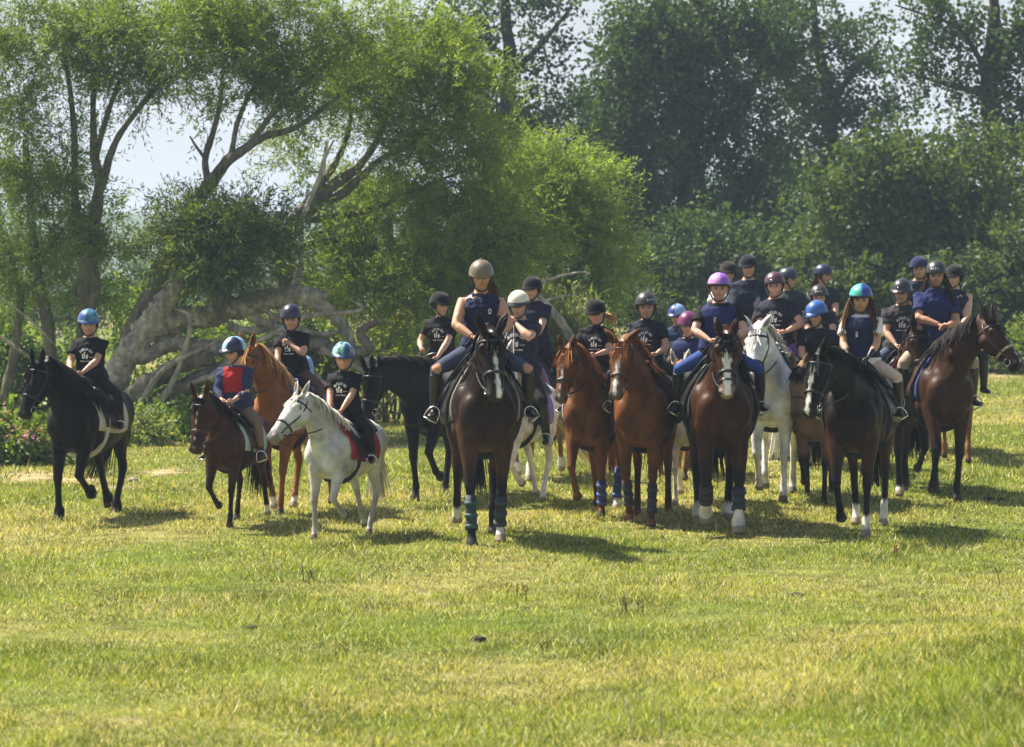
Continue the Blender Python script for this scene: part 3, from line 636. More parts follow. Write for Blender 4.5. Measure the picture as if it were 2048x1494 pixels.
def leg_loft(J, i, bone):
    T, K, F, H = J; up = T + (np.array([.06, -.02 * np.sign(T[1]), .2]) if i < 2 else np.array([-.14, -.03 * np.sign(T[1]), .3]))
    segs = {-1: (up, T), 0: (T, K), 1: (K, F), 2: (F, H)}
    P = []; A = []; B = []
    for sg, t, a, b in (FORE if i < 2 else HIND):
        p, q = segs[sg]; P.append(p + (q - p) * t); k = bone if sg > 0 or (sg == 0 and t > .5) else 1; A.append(a * k); B.append(b * k)
    P = np.array(P); Tn = nrm(np.gradient(P, axis=0)); U = np.array([0, 1., 0]); secs = []
    for k in range(len(P)):
        t = Tn[k] if k < len(P) - 1 else Tn[k]
        V = nrm(np.cross(t, U)); secs.append((P[k], U, V, A[k], B[k]))
    return loft(secs, 12)
def seg_param(V, J):
    """distance to the leg line and arc length from the hoof"""
    T, K, F, H = J; pts = [H, F, K, T]; best = np.full(len(V), 9.); arc = np.zeros(len(V)); acc = 0
    for a, b in zip(pts[:-1], pts[1:]):
        d = b - a; L = np.linalg.norm(d); t = np.clip((V - a) @ d / (L * L), 0, 1); D = np.linalg.norm(V - a - t[:, None] * d, axis=1)
        m = D < best; best[m] = D[m]; arc[m] = acc + t[m] * L; acc += L
    return best, arc
def strands(roots, dirs, lens, width, segs=4, grav=1.0, side=None):
    """hair: tapered ribbons"""
    n = len(roots); t = np.linspace(0, 1, segs + 1)
    P = roots[:, None] + dirs[:, None] * (t[None, :, None] * lens[:, None, None]); P[..., 2] -= grav * (t[None] ** 2) * lens[:, None] * .55
    S = nrm(np.cross(dirs + RNG.normal(size=dirs.shape) * .5, np.array([0, 0, 1.]) + RNG.normal(size=dirs.shape) * .4))
    w = (width * (1 - .8 * t ** 2))[None, :, None]
    V = np.stack([P - S[:, None] * w, P + S[:, None] * w], 2).reshape(n, -1, 3); m = 2 * (segs + 1)
    base = np.array([(2 * k, 2 * k + 1, 2 * k + 3, 2 * k + 2) for k in range(segs)])
    F = (np.arange(n)[:, None, None] * m + base[None]).reshape(-1, 4)
    return V.reshape(-1, 3), F, m
def hang(roots, out, down, lens, width, segs=5):
    """hair that leaves the root along out and then hangs along down"""
    n = len(roots); t = np.linspace(0, 1, segs + 1)[None, :, None]; out = np.broadcast_to(out, (n, 3)); down = nrm(np.broadcast_to(down, (n, 3)))
    p1 = roots + out; p2 = roots + out * 1.25 + down * np.asarray(lens)[:, None]
    P = (1 - t) ** 2 * roots[:, None] + 2 * t * (1 - t) * p1[:, None] + t * t * p2[:, None]
    S = nrm(np.cross(out, down) + RNG.normal(size=(n, 3)) * .25 * np.linalg.norm(out, axis=1, keepdims=True))
    w = (width * (1 - .75 * np.linspace(0, 1, segs + 1) ** 2))[None, :, None]
    V = np.stack([P - S[:, None] * w, P + S[:, None] * w], 2).reshape(n, -1, 3); m = 2 * (segs + 1)
    base = np.array([(2 * k, 2 * k + 1, 2 * k + 3, 2 * k + 2) for k in range(segs)])
    return V.reshape(-1, 3), (np.arange(n)[:, None, None] * m + base[None]).reshape(-1, 4), m
def hair_obj(name, parts, color, parent, var=.25):
    V = []; F = []; C = []; n0 = 0
    for v, f, m in parts:
        V.append(v); F.append(f + n0); n0 += len(v); k = len(v) // m
        C.append(np.repeat(np.array(color) * (1 + var * RNG.normal(size=(k, 1))).clip(.4, 1.8), m, 0))
    return obj(name, mk_mesh(name, np.concatenate(V), np.concatenate(F), np.clip(np.concatenate(C), 0, .95)), HAIR, parent)

def build_horse(sp):
    S = sp['w'] / 1.6; bw = sp.get('bw', 1.0); bone = sp.get('bone', 1.0)
    sk = horse_skeleton(sp); J = leg_joints(sp); mb = MB()
    # trunk
    xs = np.interp(np.linspace(0, 1, 30), np.linspace(0, 1, len(TORSO)), TORSO[:, 0])
    th = np.arange(24) / 24 * 2 * np.pi
    mb.add(np.concatenate([torso_pt(np.full(24, x), th, bw) for x in xs]), rf(30, 24))
    # neck
    N = sk['N']; T = nrm(np.gradient(N, axis=0)); k = len(N); thick = sp.get('neck', 1.0)
    hh = np.interp(np.linspace(0, 1, k), [0, .25, .5, .75, 1], [.33, .285, .225, .175, .145]) * thick; hw = np.interp(np.linspace(0, 1, k), [0, .25, .5, .75, 1], [.185, .15, .115, .095, .082]) * thick
    secs = []; CR = []
    lat0 = np.array([0, 1., 0]); lat1 = sk['l'] if sk['l'][1] > 0 else -sk['l']
    for i in range(k):
        t = i / (k - 1); U = nrm(lat0 * (1 - t) + lat1 * t); U = nrm(U - T[i] * (U @ T[i])); W = np.cross(T[i], U); W = W if W[2] > 0 or W @ sk['n'] > 0 else -W
        secs.append((N[i], U, W, hw[i], hh[i])); CR.append((N[i] + W * hh[i] * .97, W, U, T[i]))
    mb.add(*loft(secs, 16, 1.9))
    # head
    secs = []
    for s, f, D, w in HEAD_S:
        secs.append((head_pt(sk, s, 0, f - D / 2), sk['l'], sk['n'], w * sk['h'], D / 2 * sk['h']))
    mb.add(*loft(secs, 16, 2.3))
    for sd in (-1, 1):   # cheek bone, brow ridge, nostril rim
        mb.add(*sphere(head_pt(sk, .27, sd * .066, -.075), .088 * sk['h'])); mb.add(*sphere(head_pt(sk, .215, sd * .082, .052), .040 * sk['h'])); mb.add(*sphere(head_pt(sk, .92, sd * .042, .018), .037 * sk['h']))
    mb.add(*sphere(head_pt(sk, .93, 0, -.06), (.045, .045, .035)))
    for i in range(4): mb.add(*leg_loft(J[i], i, bone))
    if sp.get('feather'):
        for i in range(4):
            T_, K_, F_, H_ = J[i]; c = F_ + (H_ - F_) * .35; mb.add(*sphere(c + np.array([-.03, 0, 0]), (.078, .066, .095)))
    for sd in (-1, 1):   # chest and buttock muscle
        mb.add(*sphere((.66, sd * .12 * bw, 1.12), (.13, .13, .19))); mb.add(*sphere((-.60, sd * .14 * bw, 1.22), (.25, .17, .27)))
        mb.add(*sphere((.715, sd * .085 * bw, 1.00), (.085, .088, .15))); mb.add(*sphere((.52, sd * .175 * bw, .94), (.085, .065, .15))); mb.add(*sphere((.47, sd * .205 * bw, 1.18), (.15, .075, .20))); mb.add(*sphere((.30, sd * .215 * bw, 1.0), (.12, .075, .12)))
        mb.add(*sphere((-.47, sd * .215 * bw, 1.02), (.10, .07, .16))); mb.add(*sphere((-.66, sd * .19 * bw, 1.0), (.09, .06, .2)))
        nk_ = N[5] * .55 + N[3] * .45; mb.add(*sphere(nk_ + np.array([0, sd * .075, .02]), (.17, .06, .10)))
    V, Fc = remesh(mb, sp.get('vox', .020), 3)
    V = V + nrm(V * np.array([.15, 1, .3]) - np.array([0, 0, .36])) * np.array([.006 * mnoise.noise(Vector(p * 6.5)) + .003 * mnoise.noise(Vector(p * 15)) for p in V])[:, None]
    # coat colours
    c = np.tile(np.array(sp['coat'], float), (len(V), 1))
    if 'dapple' in sp:
        q = np.array([mnoise.noise(Vector(p * 5)) * .6 + mnoise.noise(Vector(p * 14)) * .4 for p in V]); c *= (1 + sp['dapple'] * q)[:, None]
    if 'patch' in sp:
        q = np.array([mnoise.noise(Vector(p * 1.6 + np.array([3.1, 0, 1.7]))) for p in V]); m = sst(-.03, .03, q + sp.get('patch_bias', 0))[:, None]; c = c * (1 - m) + np.array(sp['patch']) * m
    if 'belly' in sp:
        m = (sst(1.25, .9, V[:, 2]) * sst(.9, .6, np.abs(V[:, 0])))[:, None] * .6; c = c * (1 - m) + np.array(sp['belly']) * m
    for i in range(4):
        D, arc = seg_param(V, J[i]); T_, K_, F_, H_ = J[i]
        near = (D < .12) & (V[:, 2] < 1.0) & (np.sign(V[:, 1]) == np.sign(T_[1]))
        if 'points' in sp:
            m = (near * sst(.72, .50, arc) * (D < .1))[:, None]; c = c * (1 - m) + np.array(sp['points']) * m
        sh = sp.get('socks', (0, 0, 0, 0))[i]
        if sh: m = (near * sst(sh + .02, sh - .01, arc + .012 * np.sin(V[:, 1] * 160 + V[:, 0] * 90)))[:, None]; c = c * (1 - m) + np.array(sp.get('sock', (.68, .65, .6))) * m
        m = (near & (arc < .068))[:, None]; c = np.where(m, np.array(sp.get('hoof', (.05, .042, .035)) if not sh else (.30, .24, .17)), c)
    R = (V - sk['P3']) / sk['h']; s = R @ sk['d'] / HL; la = R @ sk['l']; nn = R @ sk['n']; hd = (s > -.1) & (np.abs(la) < .16) & (np.linalg.norm(R - np.outer(s * HL, sk['d']), axis=1) < .3)
    fo = np.interp(s, HEAD_S[:, 0], HEAD_S[:, 1])
    mz = sp.get('muzzle', (.02, .017, .016)); m = (hd * sst(.74, .92, s) * .85)[:, None]; c = c * (1 - m) + np.array(mz) * m
    bl = sp.get('blaze')
    if bl:
        w = np.interp(s, [b[0] for b in bl], [b[1] for b in bl], left=0, right=0); lo = la - sp.get('blaze_shift', 0) * s
        m = (hd * (nn > fo - .085) * sst(.006, -.004, np.abs(lo) - w + .005 * np.sin(s * 40)))[:, None]; c = c * (1 - m) + np.array((.76, .73, .68)) * m
    for sd in (-1, 1):
        m = np.linalg.norm(V - head_pt(sk, .925, sd * .058, .02), axis=1) < .021; c[m] = (.008, .007, .006)
        m = np.linalg.norm(V - head_pt(sk, .215, sd * .097, .03), axis=1) < .034; c[m] *= .35
    # ears, as part of the same skin
    em = MB(); eb = sp.get('ears', 0)
    for sd in (-1, 1):
        b = head_pt(sk, -.015, sd * .062, .075); u = nrm(-sk['d'] * (.85 - .5 * eb) + sk['n'] * (.45 - .9 * eb) + sk['l'] * sd * (.22 + .25 * sp.get('earout', 0)))
        fw = nrm(sk['n'] + sk['d'] * .4 + sk['l'] * sd * .35); fw = nrm(fw - u * (fw @ u)); sv = np.cross(u, fw); L = .175 * sp.get('earlen', 1) * sk['h']
        secs = [(b + u * (t * L) - fw * .012 * math.sin(t * 3), sv, fw, a, bb) for t, a, bb in ((-.12, .03, .03), (.1, .036, .026), (.4, .043, .02), (.7, .032, .014), (.9, .015, .008), (1, .003, .002))]
        em.add(*loft(secs, 10))
        inner = [(b + u * (t * L) + fw * (.012 + .006 * math.sin(t * 3)), sv, fw, a, .006) for t, a in ((.12, .012), (.35, .026), (.65, .02), (.88, .005))]
        em.add(*loft(inner, 8), 1)
    ev = em.verts(); ec = np.tile(np.array(sp.get('earc', sp['coat'])), (len(ev), 1)); nI = 10 * 6; 
    for h in range(2): ec[h * (60 + 32) + 60:(h + 1) * (60 + 32)] = np.array(sp['coat']) * .35
    Fall = list(Fc) + [tuple(i + len(V) for i in q) for q in em.f]
    V2 = np.concatenate([V, ev]) * S; c = np.clip(np.concatenate([c, ec]), 0, .9)
    p = on_ground(sp['px'], sp['py']) if 'Y' not in sp else None
    if p is None:
        q = at(sp['px'], 700, sp['Y']); p = np.array([q[0], sp['Y'], float(gz(q[0], sp['Y']))])
    rz = rad(-90 - sp['turn']); fw = np.array([math.cos(rz), math.sin(rz), 0]); loc = p - fw * (.5 * S); loc[2] = float(gz(loc[0], loc[1])) * .5 + p[2] * .5 + .0
    H = obj('horse', mk_mesh('horse', V2, Fall, c), COAT, loc=loc, rz=rz, label=sp['label'], cat='horse', group='horses walking across the meadow')
    sp.update(loc=loc, rz=rz, S=S, sk=sk, J=J, obj=H)
    # eyes
    for sd in (-1, 1):
        v, f = sphere(head_pt(sk, .215, sd * .096, .03) * S, .021 * S, 10, 8); obj('eye', mk_mesh('eye', v, f), EYE, H)
    # mane, forelock, tail
    side = sp.get('mane_side', 1); nm = int(150 * sp.get('mane_full', 1)); ml = sp.get('mane_len', .26)
    CRp = np.array([q[0] for q in CR]); CW = np.array([q[1] for q in CR]); CU = np.array([q[2] for q in CR])
    u = RNG.random(nm) * (k - 2.2) + 1.0
    pick = lambda A: np.stack([np.interp(u, np.arange(k), A[:, j]) for j in range(3)], 1)
    sgn = np.where(RNG.random(nm) < .85, side, -side)[:, None]
    hwu = np.interp(u, np.arange(k), hw)[:, None]
    uo = pick(CU) * sgn * np.sign(CU[0][1])
    parts = [hang(pick(CRp) - pick(CW) * .012, uo * hwu * (.9 + .35 * RNG.random((nm, 1))) + pick(CW) * (.015 + .02 * RNG.random((nm, 1))), np.array([0, 0, -1.]) + uo * .12 + RNG.normal(size=(nm, 3)) * .16, ml * (.6 + .6 * RNG.random(nm)), .017, 5)]
    nf = int(34 * sp.get('forelock', 1))
    if nf:
        r0 = np.array([head_pt(sk, .0, x, .085) for x in RNG.normal(size=nf) * .028])
        parts.append(hang(r0, sk['n'][None] * .022 + sk['d'][None] * .03 + sk['l'][None] * RNG.normal(size=(nf, 1)) * .012, sk['d'][None] + sk['n'][None] * .04 + sk['l'][None] * RNG.normal(size=(nf, 1)) * .28, (.11 + .11 * RNG.random(nf)) * sp.get('forelen', 1), .011, 4))
    mc = sp.get('mane', (.012, .01, .009))
    hair_obj('mane', [(v * S, f, m) for v, f, m in parts[:1]], mc, H)
    if nf: hair_obj('forelock', [(v * S, f, m) for v, f, m in parts[1:]], mc, H)
    if not sp.get('hidden'):
        nt_ = 240; td = nrm(np.array(sp.get('tail_down', (-.10, 0, -1.))))
        r0 = np.array([-.865, 0, 1.34]) + RNG.normal(size=(nt_, 3)) * np.array([.012, .022, .02])
        tl = sp.get('tail_len', .85) * (.55 + .5 * RNG.random(nt_))
        v1 = hang(r0, np.array([-.11, 0, .0])[None] + td * .10 + RNG.normal(size=(nt_, 3)) * .022, td[None] + RNG.normal(size=(nt_, 3)) * .09, tl, .012, 7)
        hair_obj('tail', [(v1[0] * S, v1[1], v1[2])], sp.get('tail', mc), H)
    # bridle
    lm = LEATHER_BROWN if sp.get('brown_tack') else LEATHER_BLACK
    br = empty('bridle', (0, 0, 0), parent=H)
    def ring_band(s, a0, a1, wd, tilt=0, nn_=15, off=.006):
        P = []
        for a in np.linspace(rad(a0), rad(a1), nn_):
            C, w, D = head_ring(sk, s + tilt * math.sin(a), off); ex = 2 / 2.3
            P.append(C + sk['l'] * w * np.sign(math.cos(a)) * abs(math.cos(a)) ** ex + sk['n'] * D * np.sign(math.sin(a)) * abs(math.sin(a)) ** ex)
        P = np.array(P); 
        nr_ = nrm(P - P.mean(0)); T_ = nrm(np.gradient(P, axis=0)); W_ = np.cross(T_, nr_)
        th_ = np.arange(6) / 6 * 2 * np.pi
        Vv = P[:, None] + wd * np.cos(th_)[None, :, None] * W_[:, None] + .006 * np.sin(th_)[None, :, None] * nr_[:, None]
        return Vv.reshape(-1, 3), rf(nn_, 6)
    def strap(nm_, items, m=lm):
        b = MB()
        for it_ in items: b.add(it_[0] * S, it_[1])
        return mbobj(nm_, b, m, br)
    if not sp.get('hidden'):
        strap('noseband', [ring_band(.60, -90, 270, .015, 0, 28)], sp.get('noseband_mat', lm))
        strap('browband', [ring_band(.09, 5, 175, .014, .05, 16)])
        for sd in (-1, 1):
            P = []
            for s in np.linspace(-.02, .80, 9):
                C, w, D = head_ring(sk, s, .007); P.append(C + sk['l'] * sd * w * (1.0 if s > .05 else .85) + sk['n'] * (.03 - .03 * s))
            strap('cheek_strap', [tube(np.array(P), .011, 6, ref=sk['l'], flat=.5)])
            bt = head_pt(sk, .80, sd * .068, -.035); a = np.linspace(0, 2 * np.pi, 13)
            strap('bit_ring', [tube(bt + .036 * (np.cos(a)[:, None] * sk['d'] + np.sin(a)[:, None] * sk['n']), .006, 6, ref=sk['l'])], METAL)
        strap('throat_strap', [ring_band(.10, 175, 365, .010, .06, 20, .004)])
        if sp.get('flash'): strap('flash_strap', [ring_band(.76, -90, 270, .010, -.03, 24)])
    # leg wraps
    for i, wc in sp.get('boots', {}).items():
        T_, K_, F_, H_ = J[i]; a = K_ + (F_ - K_) * .22; we = sp.get('wrap_end', 1.0); Fe = a + (F_ - a) * we; b = Fe + (H_ - F_) * .10
        P = np.array([a, a + (Fe - a) * .5, Fe + (a - Fe) * .12, Fe, b]); v, f = tube(P, np.array([.050, .046, .049, .057, .056]) * bone, 12, ref=(0, 1, 0))
        o = obj('leg_wrap', mk_mesh('leg_wrap', v * S, f), mat('leg_wrap_' + '_'.join(f'{int(x*100)}' for x in wc), wc, .7, .2, 40), H)
        for t in (.25, .62, .95):
            q = a + (Fe - a) * t; dr = nrm(F_ - a); v, f = tube(np.array([q - dr * .016, q + dr * .016]), .058 * bone, 12, ref=(0, 1, 0)); obj('wrap_strap', mk_mesh('wrap_strap', v * S, f), mat('wrap_strap_' + '_'.join(f'{int(x*100)}' for x in wc), [x * 2.2 for x in wc], .6), o)
    return sp

def patch(x0, x1, a0, a1, bw, off, nx=10, na=18, xw=None, lift=None):
    X = np.linspace(0, 1, nx); A = np.linspace(rad(a0), rad(a1), na); V = []
    for o_ in (off, off - .012):
        for u in X:
            for a in A:
                dn = abs(a - math.pi / 2) / (math.pi / 2); lo, hi = (x0, x1) if xw is None else xw(x0, x1, dn)
                x = lo + (hi - lo) * u; p = torso_pt(x, a, bw, o_ + (lift(u, dn) if lift else 0)); V.append(p)
    V = np.array(V).reshape(2, nx, na, 3); n1 = nx * na; F = []
    idx = lambda l, i, j: l * n1 + i * na + j
    for i in range(nx - 1):
        for j in range(na - 1):
            F.append((idx(0, i, j), idx(0, i, j + 1), idx(0, i + 1, j + 1), idx(0, i + 1, j))); F.append((idx(1, i, j), idx(1, i + 1, j), idx(1, i + 1, j + 1), idx(1, i, j + 1)))
    for i in range(nx - 1):
        F.append((idx(0, i, 0), idx(0, i + 1, 0), idx(1, i + 1, 0), idx(1, i, 0))); F.append((idx(0, i, na - 1), idx(1, i, na - 1), idx(1, i + 1, na - 1), idx(0, i + 1, na - 1)))
    for j in range(na - 1):
        F.append((idx(0, 0, j), idx(1, 0, j), idx(1, 0, j + 1), idx(0, 0, j + 1))); F.append((idx(0, nx - 1, j), idx(0, nx - 1, j + 1), idx(1, nx - 1, j + 1), idx(1, nx - 1, j)))
    return V.reshape(-1, 3), F
def build_saddle(sp, rider):
    S = sp['S']; bw = sp.get('bw', 1)
    lm = LEATHER_BROWN if sp.get('brown_tack') else LEATHER_BLACK
    pc = sp.get('pad', (.02, .02, .022)); root = empty('saddle', (0, 0, 0), label=sp['saddle'], cat='saddle', group='saddles under the riders')
    base = sp['loc'] + np.array([0, 0, 1.5 * S]); root.location = tuple(base); root.rotation_euler = (0, 0, sp['rz']); sh = np.array([0, 0, 1.5 * S])
    fx = sp.get('pad_fore', .40)
    v, f = patch(-.36, fx, 90 - 108, 90 + 108, bw, .022, 12, 26, lambda a, b, d: (a + .05 * d, b + .05 * math.sin(min(d, 1) * 3)))
    pad = obj('saddle_pad', mk_mesh('saddle_pad', v * S - sh, f), mat('pad_' + '_'.join(f'{int(x*100)}' for x in pc), pc, .95, .15, 60, bump=.3), root)
    tr = sp.get('pad_trim')
    if tr is not None:
        a = np.linspace(rad(-18), rad(198), 30); P = np.array([torso_pt(fx + .05 * math.sin(min(abs(x - math.pi / 2) / (math.pi / 2), 1) * 3), x, bw, .022) for x in a]); v, f = tube(P, .016, 6)
        obj('pad_edge', mk_mesh('pad_edge', v * S - sh, f), mat('trim_' + '_'.join(f'{int(x*100)}' for x in tr), tr, .9, .15, 50), pad)
    for sd in (-1, 1):
        a0, a1 = (90 - 100, 62) if sd > 0 else (118, 90 + 100)
        v, f = patch(-.12, .22, a0, a1, bw, .046, 9, 12, lambda a, b, d: (a + .04 * d, b + .13 * math.sin(min(d, 1.1) * 2.4)))
        obj('flap', mk_mesh('flap', v * S - sh, f), lm, root)
    v, f = patch(-.30, .22, 35, 145, bw, .058, 14, 16, None, lambda u, d: .055 * max(0, 1 - u / .22) ** 2 * (1 - d) + .06 * max(0, (u - .72) / .28) ** 2 * (1 - d) + .012 * (1 - d))
    obj('seat', mk_mesh('seat', v * S - sh, f), lm, root)
    a = np.linspace(rad(175), rad(365), 24); P = np.array([torso_pt(.24, x, bw, .012) for x in a]); v, f = tube(P, .04, 8, ref=(1, 0, 0), flat=.25); v2 = v
    obj('girth', mk_mesh('girth', v * S - sh, f), mat('girth_pale' if 'girth' in sp else 'girth_black', sp.get('girth', (.015, .015, .015)), .8), root)
    for sd in (-1, 1):
        ft = rider['feet'][0 if sd > 0 else 1]; ball = ft['ball']; top = torso_pt(.06, rad(52) if sd > 0 else rad(128), bw, .07) * S
        up = nrm(top - ball); lat = nrm(np.cross(up, ft['dir'])); k = rider['fs']; arch = []
        for q in np.linspace(0, 1, 15):
            an = math.pi * (1.5 - q * 2) if 0 else math.pi * q
            arch.append(ball + lat * math.cos(an) * .068 * k + up * (math.sin(an) ** .8 * .115 * k - .028 * k))
        arch = np.array(arch); loop = np.vstack([arch, arch[-1] - up * .022 * k, arch[-1] - up * .03 * k + (arch[0] - arch[-1]) * .5, arch[0] - up * .022 * k, arch[0]])
        o = empty('stirrup', (0, 0, 0), parent=root)
        v, f = tube(loop, .0075, 6, ref=ft['dir']); obj('stirrup_iron', mk_mesh('stirrup_iron', v - sh, f), METAL, o)
        tr_ = np.array([arch[-1] - up * .022 * k, arch[0] - up * .022 * k]); v, f = tube(tr_, .016 * k, 6, ref=up, flat=.4); obj('foot_tread', mk_mesh('foot_tread', v - sh, f), METAL, o)
        ap = ball + up * .085 * k
        v, f = tube(np.array([ap, (ap + top) / 2 + np.array([0, sd * .035, 0]), top]), .014, 6, ref=ft['dir'], flat=.4); obj('stirrup_leather', mk_mesh('stirrup_leather', v - sh, f), lm, o)
    return root

# ================================================================== RIDERS
def head_mesh(hs, tone, hair, jt):
    jt = np.clip(jt, -1.6, 1.6)
    nu, nv = 40, 30; V = []; C = []
    tone = np.array(tone)
    for i in range(nv + 1):
        ph = math.pi * (i + .01) / (nv + .02)
        for j in range(nu):
            t = 2 * math.pi * j / nu; d = np.array([math.sin(ph) * math.cos(t), math.sin(ph) * math.sin(t), math.cos(ph)])
            x, y, z = d[0] * .093, d[1] * .075, d[2] * .118
            if z < 0:      # jaw
                k = -z / .118; y *= 1 - (.34 + .06 * jt[5]) * k ** 1.5; x = x * (1 - .10 * k) + .012 * k
                if d[0] < 0: x *= 1 - .35 * k
            else: y *= 1.0; x -= .004
            fr = max(0, d[0])
            g = lambda y0, z0, sy, sz: math.exp(-((y - y0) / sy) ** 2 - ((z - z0) / sz) ** 2) * (fr > 0)
            x += (.025 + .004 * jt[6]) * g(0, -.022 + .003 * jt[7], .013, .016) + .014 * g(0, -.002, .010, .024) + .006 * g(0, .03, .04, .012) + .006 * g(0, -.058, .02, .012) + .009 * g(0, -.098, .022, .018)
            for sd in (-1, 1): x -= .014 * g(sd * .03, .006, .017, .013); x += .004 * g(sd * .04, -.03, .02, .02)
            V.append((x, y, z)); c = tone.copy()
            c = c * (1 - .6 * g(.003 * jt[7], -.056 + .003 * jt[6], .024 + .004 * jt[5], .009)) + np.array([.28, .05, .045]) * .55 * g(.003 * jt[7], -.056 + .003 * jt[6], .024 + .004 * jt[5], .009)
            for sd in (-1, 1):
                c = c * (1 - .92 * min(1, 1.5 * g(sd * .031, .006, .0135, .0085)))  # dark eyes, with the shade of their sockets painted into the skin
                c = c * (1 - .7 * g(sd * .032, .026, .021, .006)) + np.array(hair) * .3 * g(sd * .032, .026, .021, .006)
                c = c + np.array([.06, .0, .0]) * g(sd * .042, -.028, .02, .018)
            c = c * (1 - .35 * g(0, -.036, .012, .005))
            V[-1] = (x, y, z); C.append(c)
    V = np.array(V) * hs
    return V, rf(nv + 1, nu), np.array(C)
def ring_secs(lst, lean):
    return [(np.array([lean * z + dx, 0, z]), np.array([1., 0, 0]), np.array([0, 1., 0]), b, a) for z, a, b, dx in lst]
TB = [(-.12, .12, .10, .0), (-.05, .165, .125, 0), (.03, .17, .122, 0), (.12, .15, .108, 0), (.21, .138, .10, .004), (.31, .152, .112, .010), (.40, .168, .113, .008), (.47, .165, .095, 0), (.51, .125, .078, -.006), (.55, .066, .062, -.002), (.60, .052, .056, .008), (.66, .050, .054, .02)]
def build_rider(sp, r):
    S = sp['S']; seat = 1.5 * S + .055 * S + .012; hx = -.06 * S
    Yr = sp['loc'][1] + math.sin(sp['rz']) * hx; ztop = CAMZ + (at(0, r['top'], Yr)[2] - CAMZ) - sp['loc'][2]
    k = (ztop - seat - .207) / .7465; k = min(max(k, .52), 1.14); hs = .78 + .27 * k; r['k'] = k
    jr = np.random.default_rng(int(r['top'] * 7 + sp['px'])); r['jit'] = jr.normal(size=8); lean = r.get('lean', .07 + .035 * float(np.clip(r['jit'][3], -1.5, 1.5))); sh = np.array([hx, 0, seat + .10 * k])        # hip centre, horse frame
    bd = r.get('build', 1.0) * (1.03 + .42 * (1 - k))
    def arm(sd):
        A = np.array([lean * .455, sd * .168 * bd, .452]) * k
        h = r.get('handL' if sd > 0 else 'handR')
        H = np.array(h) * k if h is not None else (np.array([.37, sd * .085, .055]) + np.array(r['jit'][:3]) * np.array([.03, .03, .04])) * k
        E = ik2(A, H, .285 * k, .25 * k, r.get('poleL' if sd > 0 else 'poleR', (-.45, sd * .75, -.5)))
        return A, E, H
    def leg(sd):
        A = np.array([.0, sd * .085, -.02]) * k
        wid = (.325 * sp.get('bw', 1) * S + .075 * k) * r.get('legout', 1.0); ky = max(wid - .03 * k, .2 * k)
        rest = math.sqrt(max((.43 * k) ** 2 - (ky - .085 * k) ** 2, (.2 * k) ** 2))
        K = np.array([rest * .66, sd * ky, -.02 * k - rest * .75])
        sl = r.get('foot_back', .26); F = K + np.array([-sl, sd * r.get('footout', .03), -.92]) / math.sqrt(sl ** 2 + .92 ** 2 + .001) * .395 * k
        ta = r.get('toe', 18); dr = nrm(np.array([math.cos(rad(ta)), sd * math.sin(rad(ta)), -.02])); toe = F + dr * .165 * k + np.array([0, 0, -.058]) * k
        return A, K, F, toe, dr
    arms = [arm(1), arm(-1)]; legs = [leg(1), leg(-1)]
    def torso_loft(inf, z0=-.2, z1=.7, hem=0):
        L = []
        for z, a, b, dx in TB:
            if z < z0 - .001 or z > z1 + .001: continue
            L.append((z * k, (a * bd + inf + (hem if z < .06 else 0)) * k, (b * bd + inf + (hem if z < .06 else 0)) * k, dx * k))
        return loft(ring_secs(L, lean), 18, 2.2)
    def limb(P, R, n=10): return tube(np.array(P), np.array(R) * k, n, ref=(.2, .05, 1) if abs(P[-1][2] - P[0][2]) < .5 * np.linalg.norm(np.array(P[-1]) - P[0]) else (1, .1, .05))
    # body: one skin
    mb = MB(); mb.add(*torso_loft(0))
    for A, E, H in arms:
        f = nrm(H - E); pre = A + nrm(np.array([0, -A[1], -.02])) * .05 * k
        mb.add(*limb([pre, A, A + (E - A) * .3, A + (E - A) * .75, E, E + (H - E) * .25, E + (H - E) * .7, H], [.056, .063, .057, .050, .047, .049, .037, .028]))
    for A, K, F, toe, dr in legs:
        mb.add(*limb([A, A + (K - A) * .3, A + (K - A) * .75, K, K + (F - K) * .3, K + (F - K) * .75, F], [.085, .082, .065, .055, .055, .042, .036]))
    V, F = remesh(mb, .015 * k ** .5 * r.get('vox', 1), 2)
    tone = np.array(r.get('skin', (.52, .30, .20))); C = np.tile(tone, (len(V), 1)); F = list(F)
    # hands: palm, four fingers closed on the rein, thumb on top
    hm = MB()
    for (A, E, H), sd in zip(arms, (1, -1)):
        f = nrm(H - E); inw = nrm(np.array([.15, -sd * 1.0, 0]) if r.get('handR' if sd < 0 else 'handL') is None else np.array([.5, -sd * .8, .1])); inw = nrm(inw - f * (inw @ f)); up = np.cross(f, inw) * (1 if np.cross(f, inw)[2] > 0 else -1)
        q = .92 * k ** .7
        hm.add(*loft([(H + f * t * q, up, inw, a * q, b * q) for t, a, b in ((-.02, .026, .021), (.015, .032, .020), (.05, .041, .018), (.085, .040, .015), (.095, .03, .010))], 10))
        for j in range(4):
            o = up * (.030 - .0195 * j) * q; Lf = (.9, 1.0, .95, .78)[j] * q
            P = [H + f * .078 * q + o, H + f * (.078 * q + .030 * Lf) + o + inw * .008 * q, H + f * (.082 * q + .024 * Lf) + o + inw * .034 * Lf, H + f * (.05 * q) + o + inw * .040 * Lf]
            hm.add(*tube(np.array(P), np.array([.0105, .0102, .0095, .008]) * q, 6, ref=up))
        P = [H + f * .022 * q + up * .022 * q + inw * .008 * q, H + f * .05 * q + up * .043 * q + inw * .018 * q, H + f * .085 * q + up * .040 * q + inw * .026 * q]
        hm.add(*tube(np.array(P), np.array([.013, .0115, .009]) * q, 6, ref=(.1, .9, .2)))
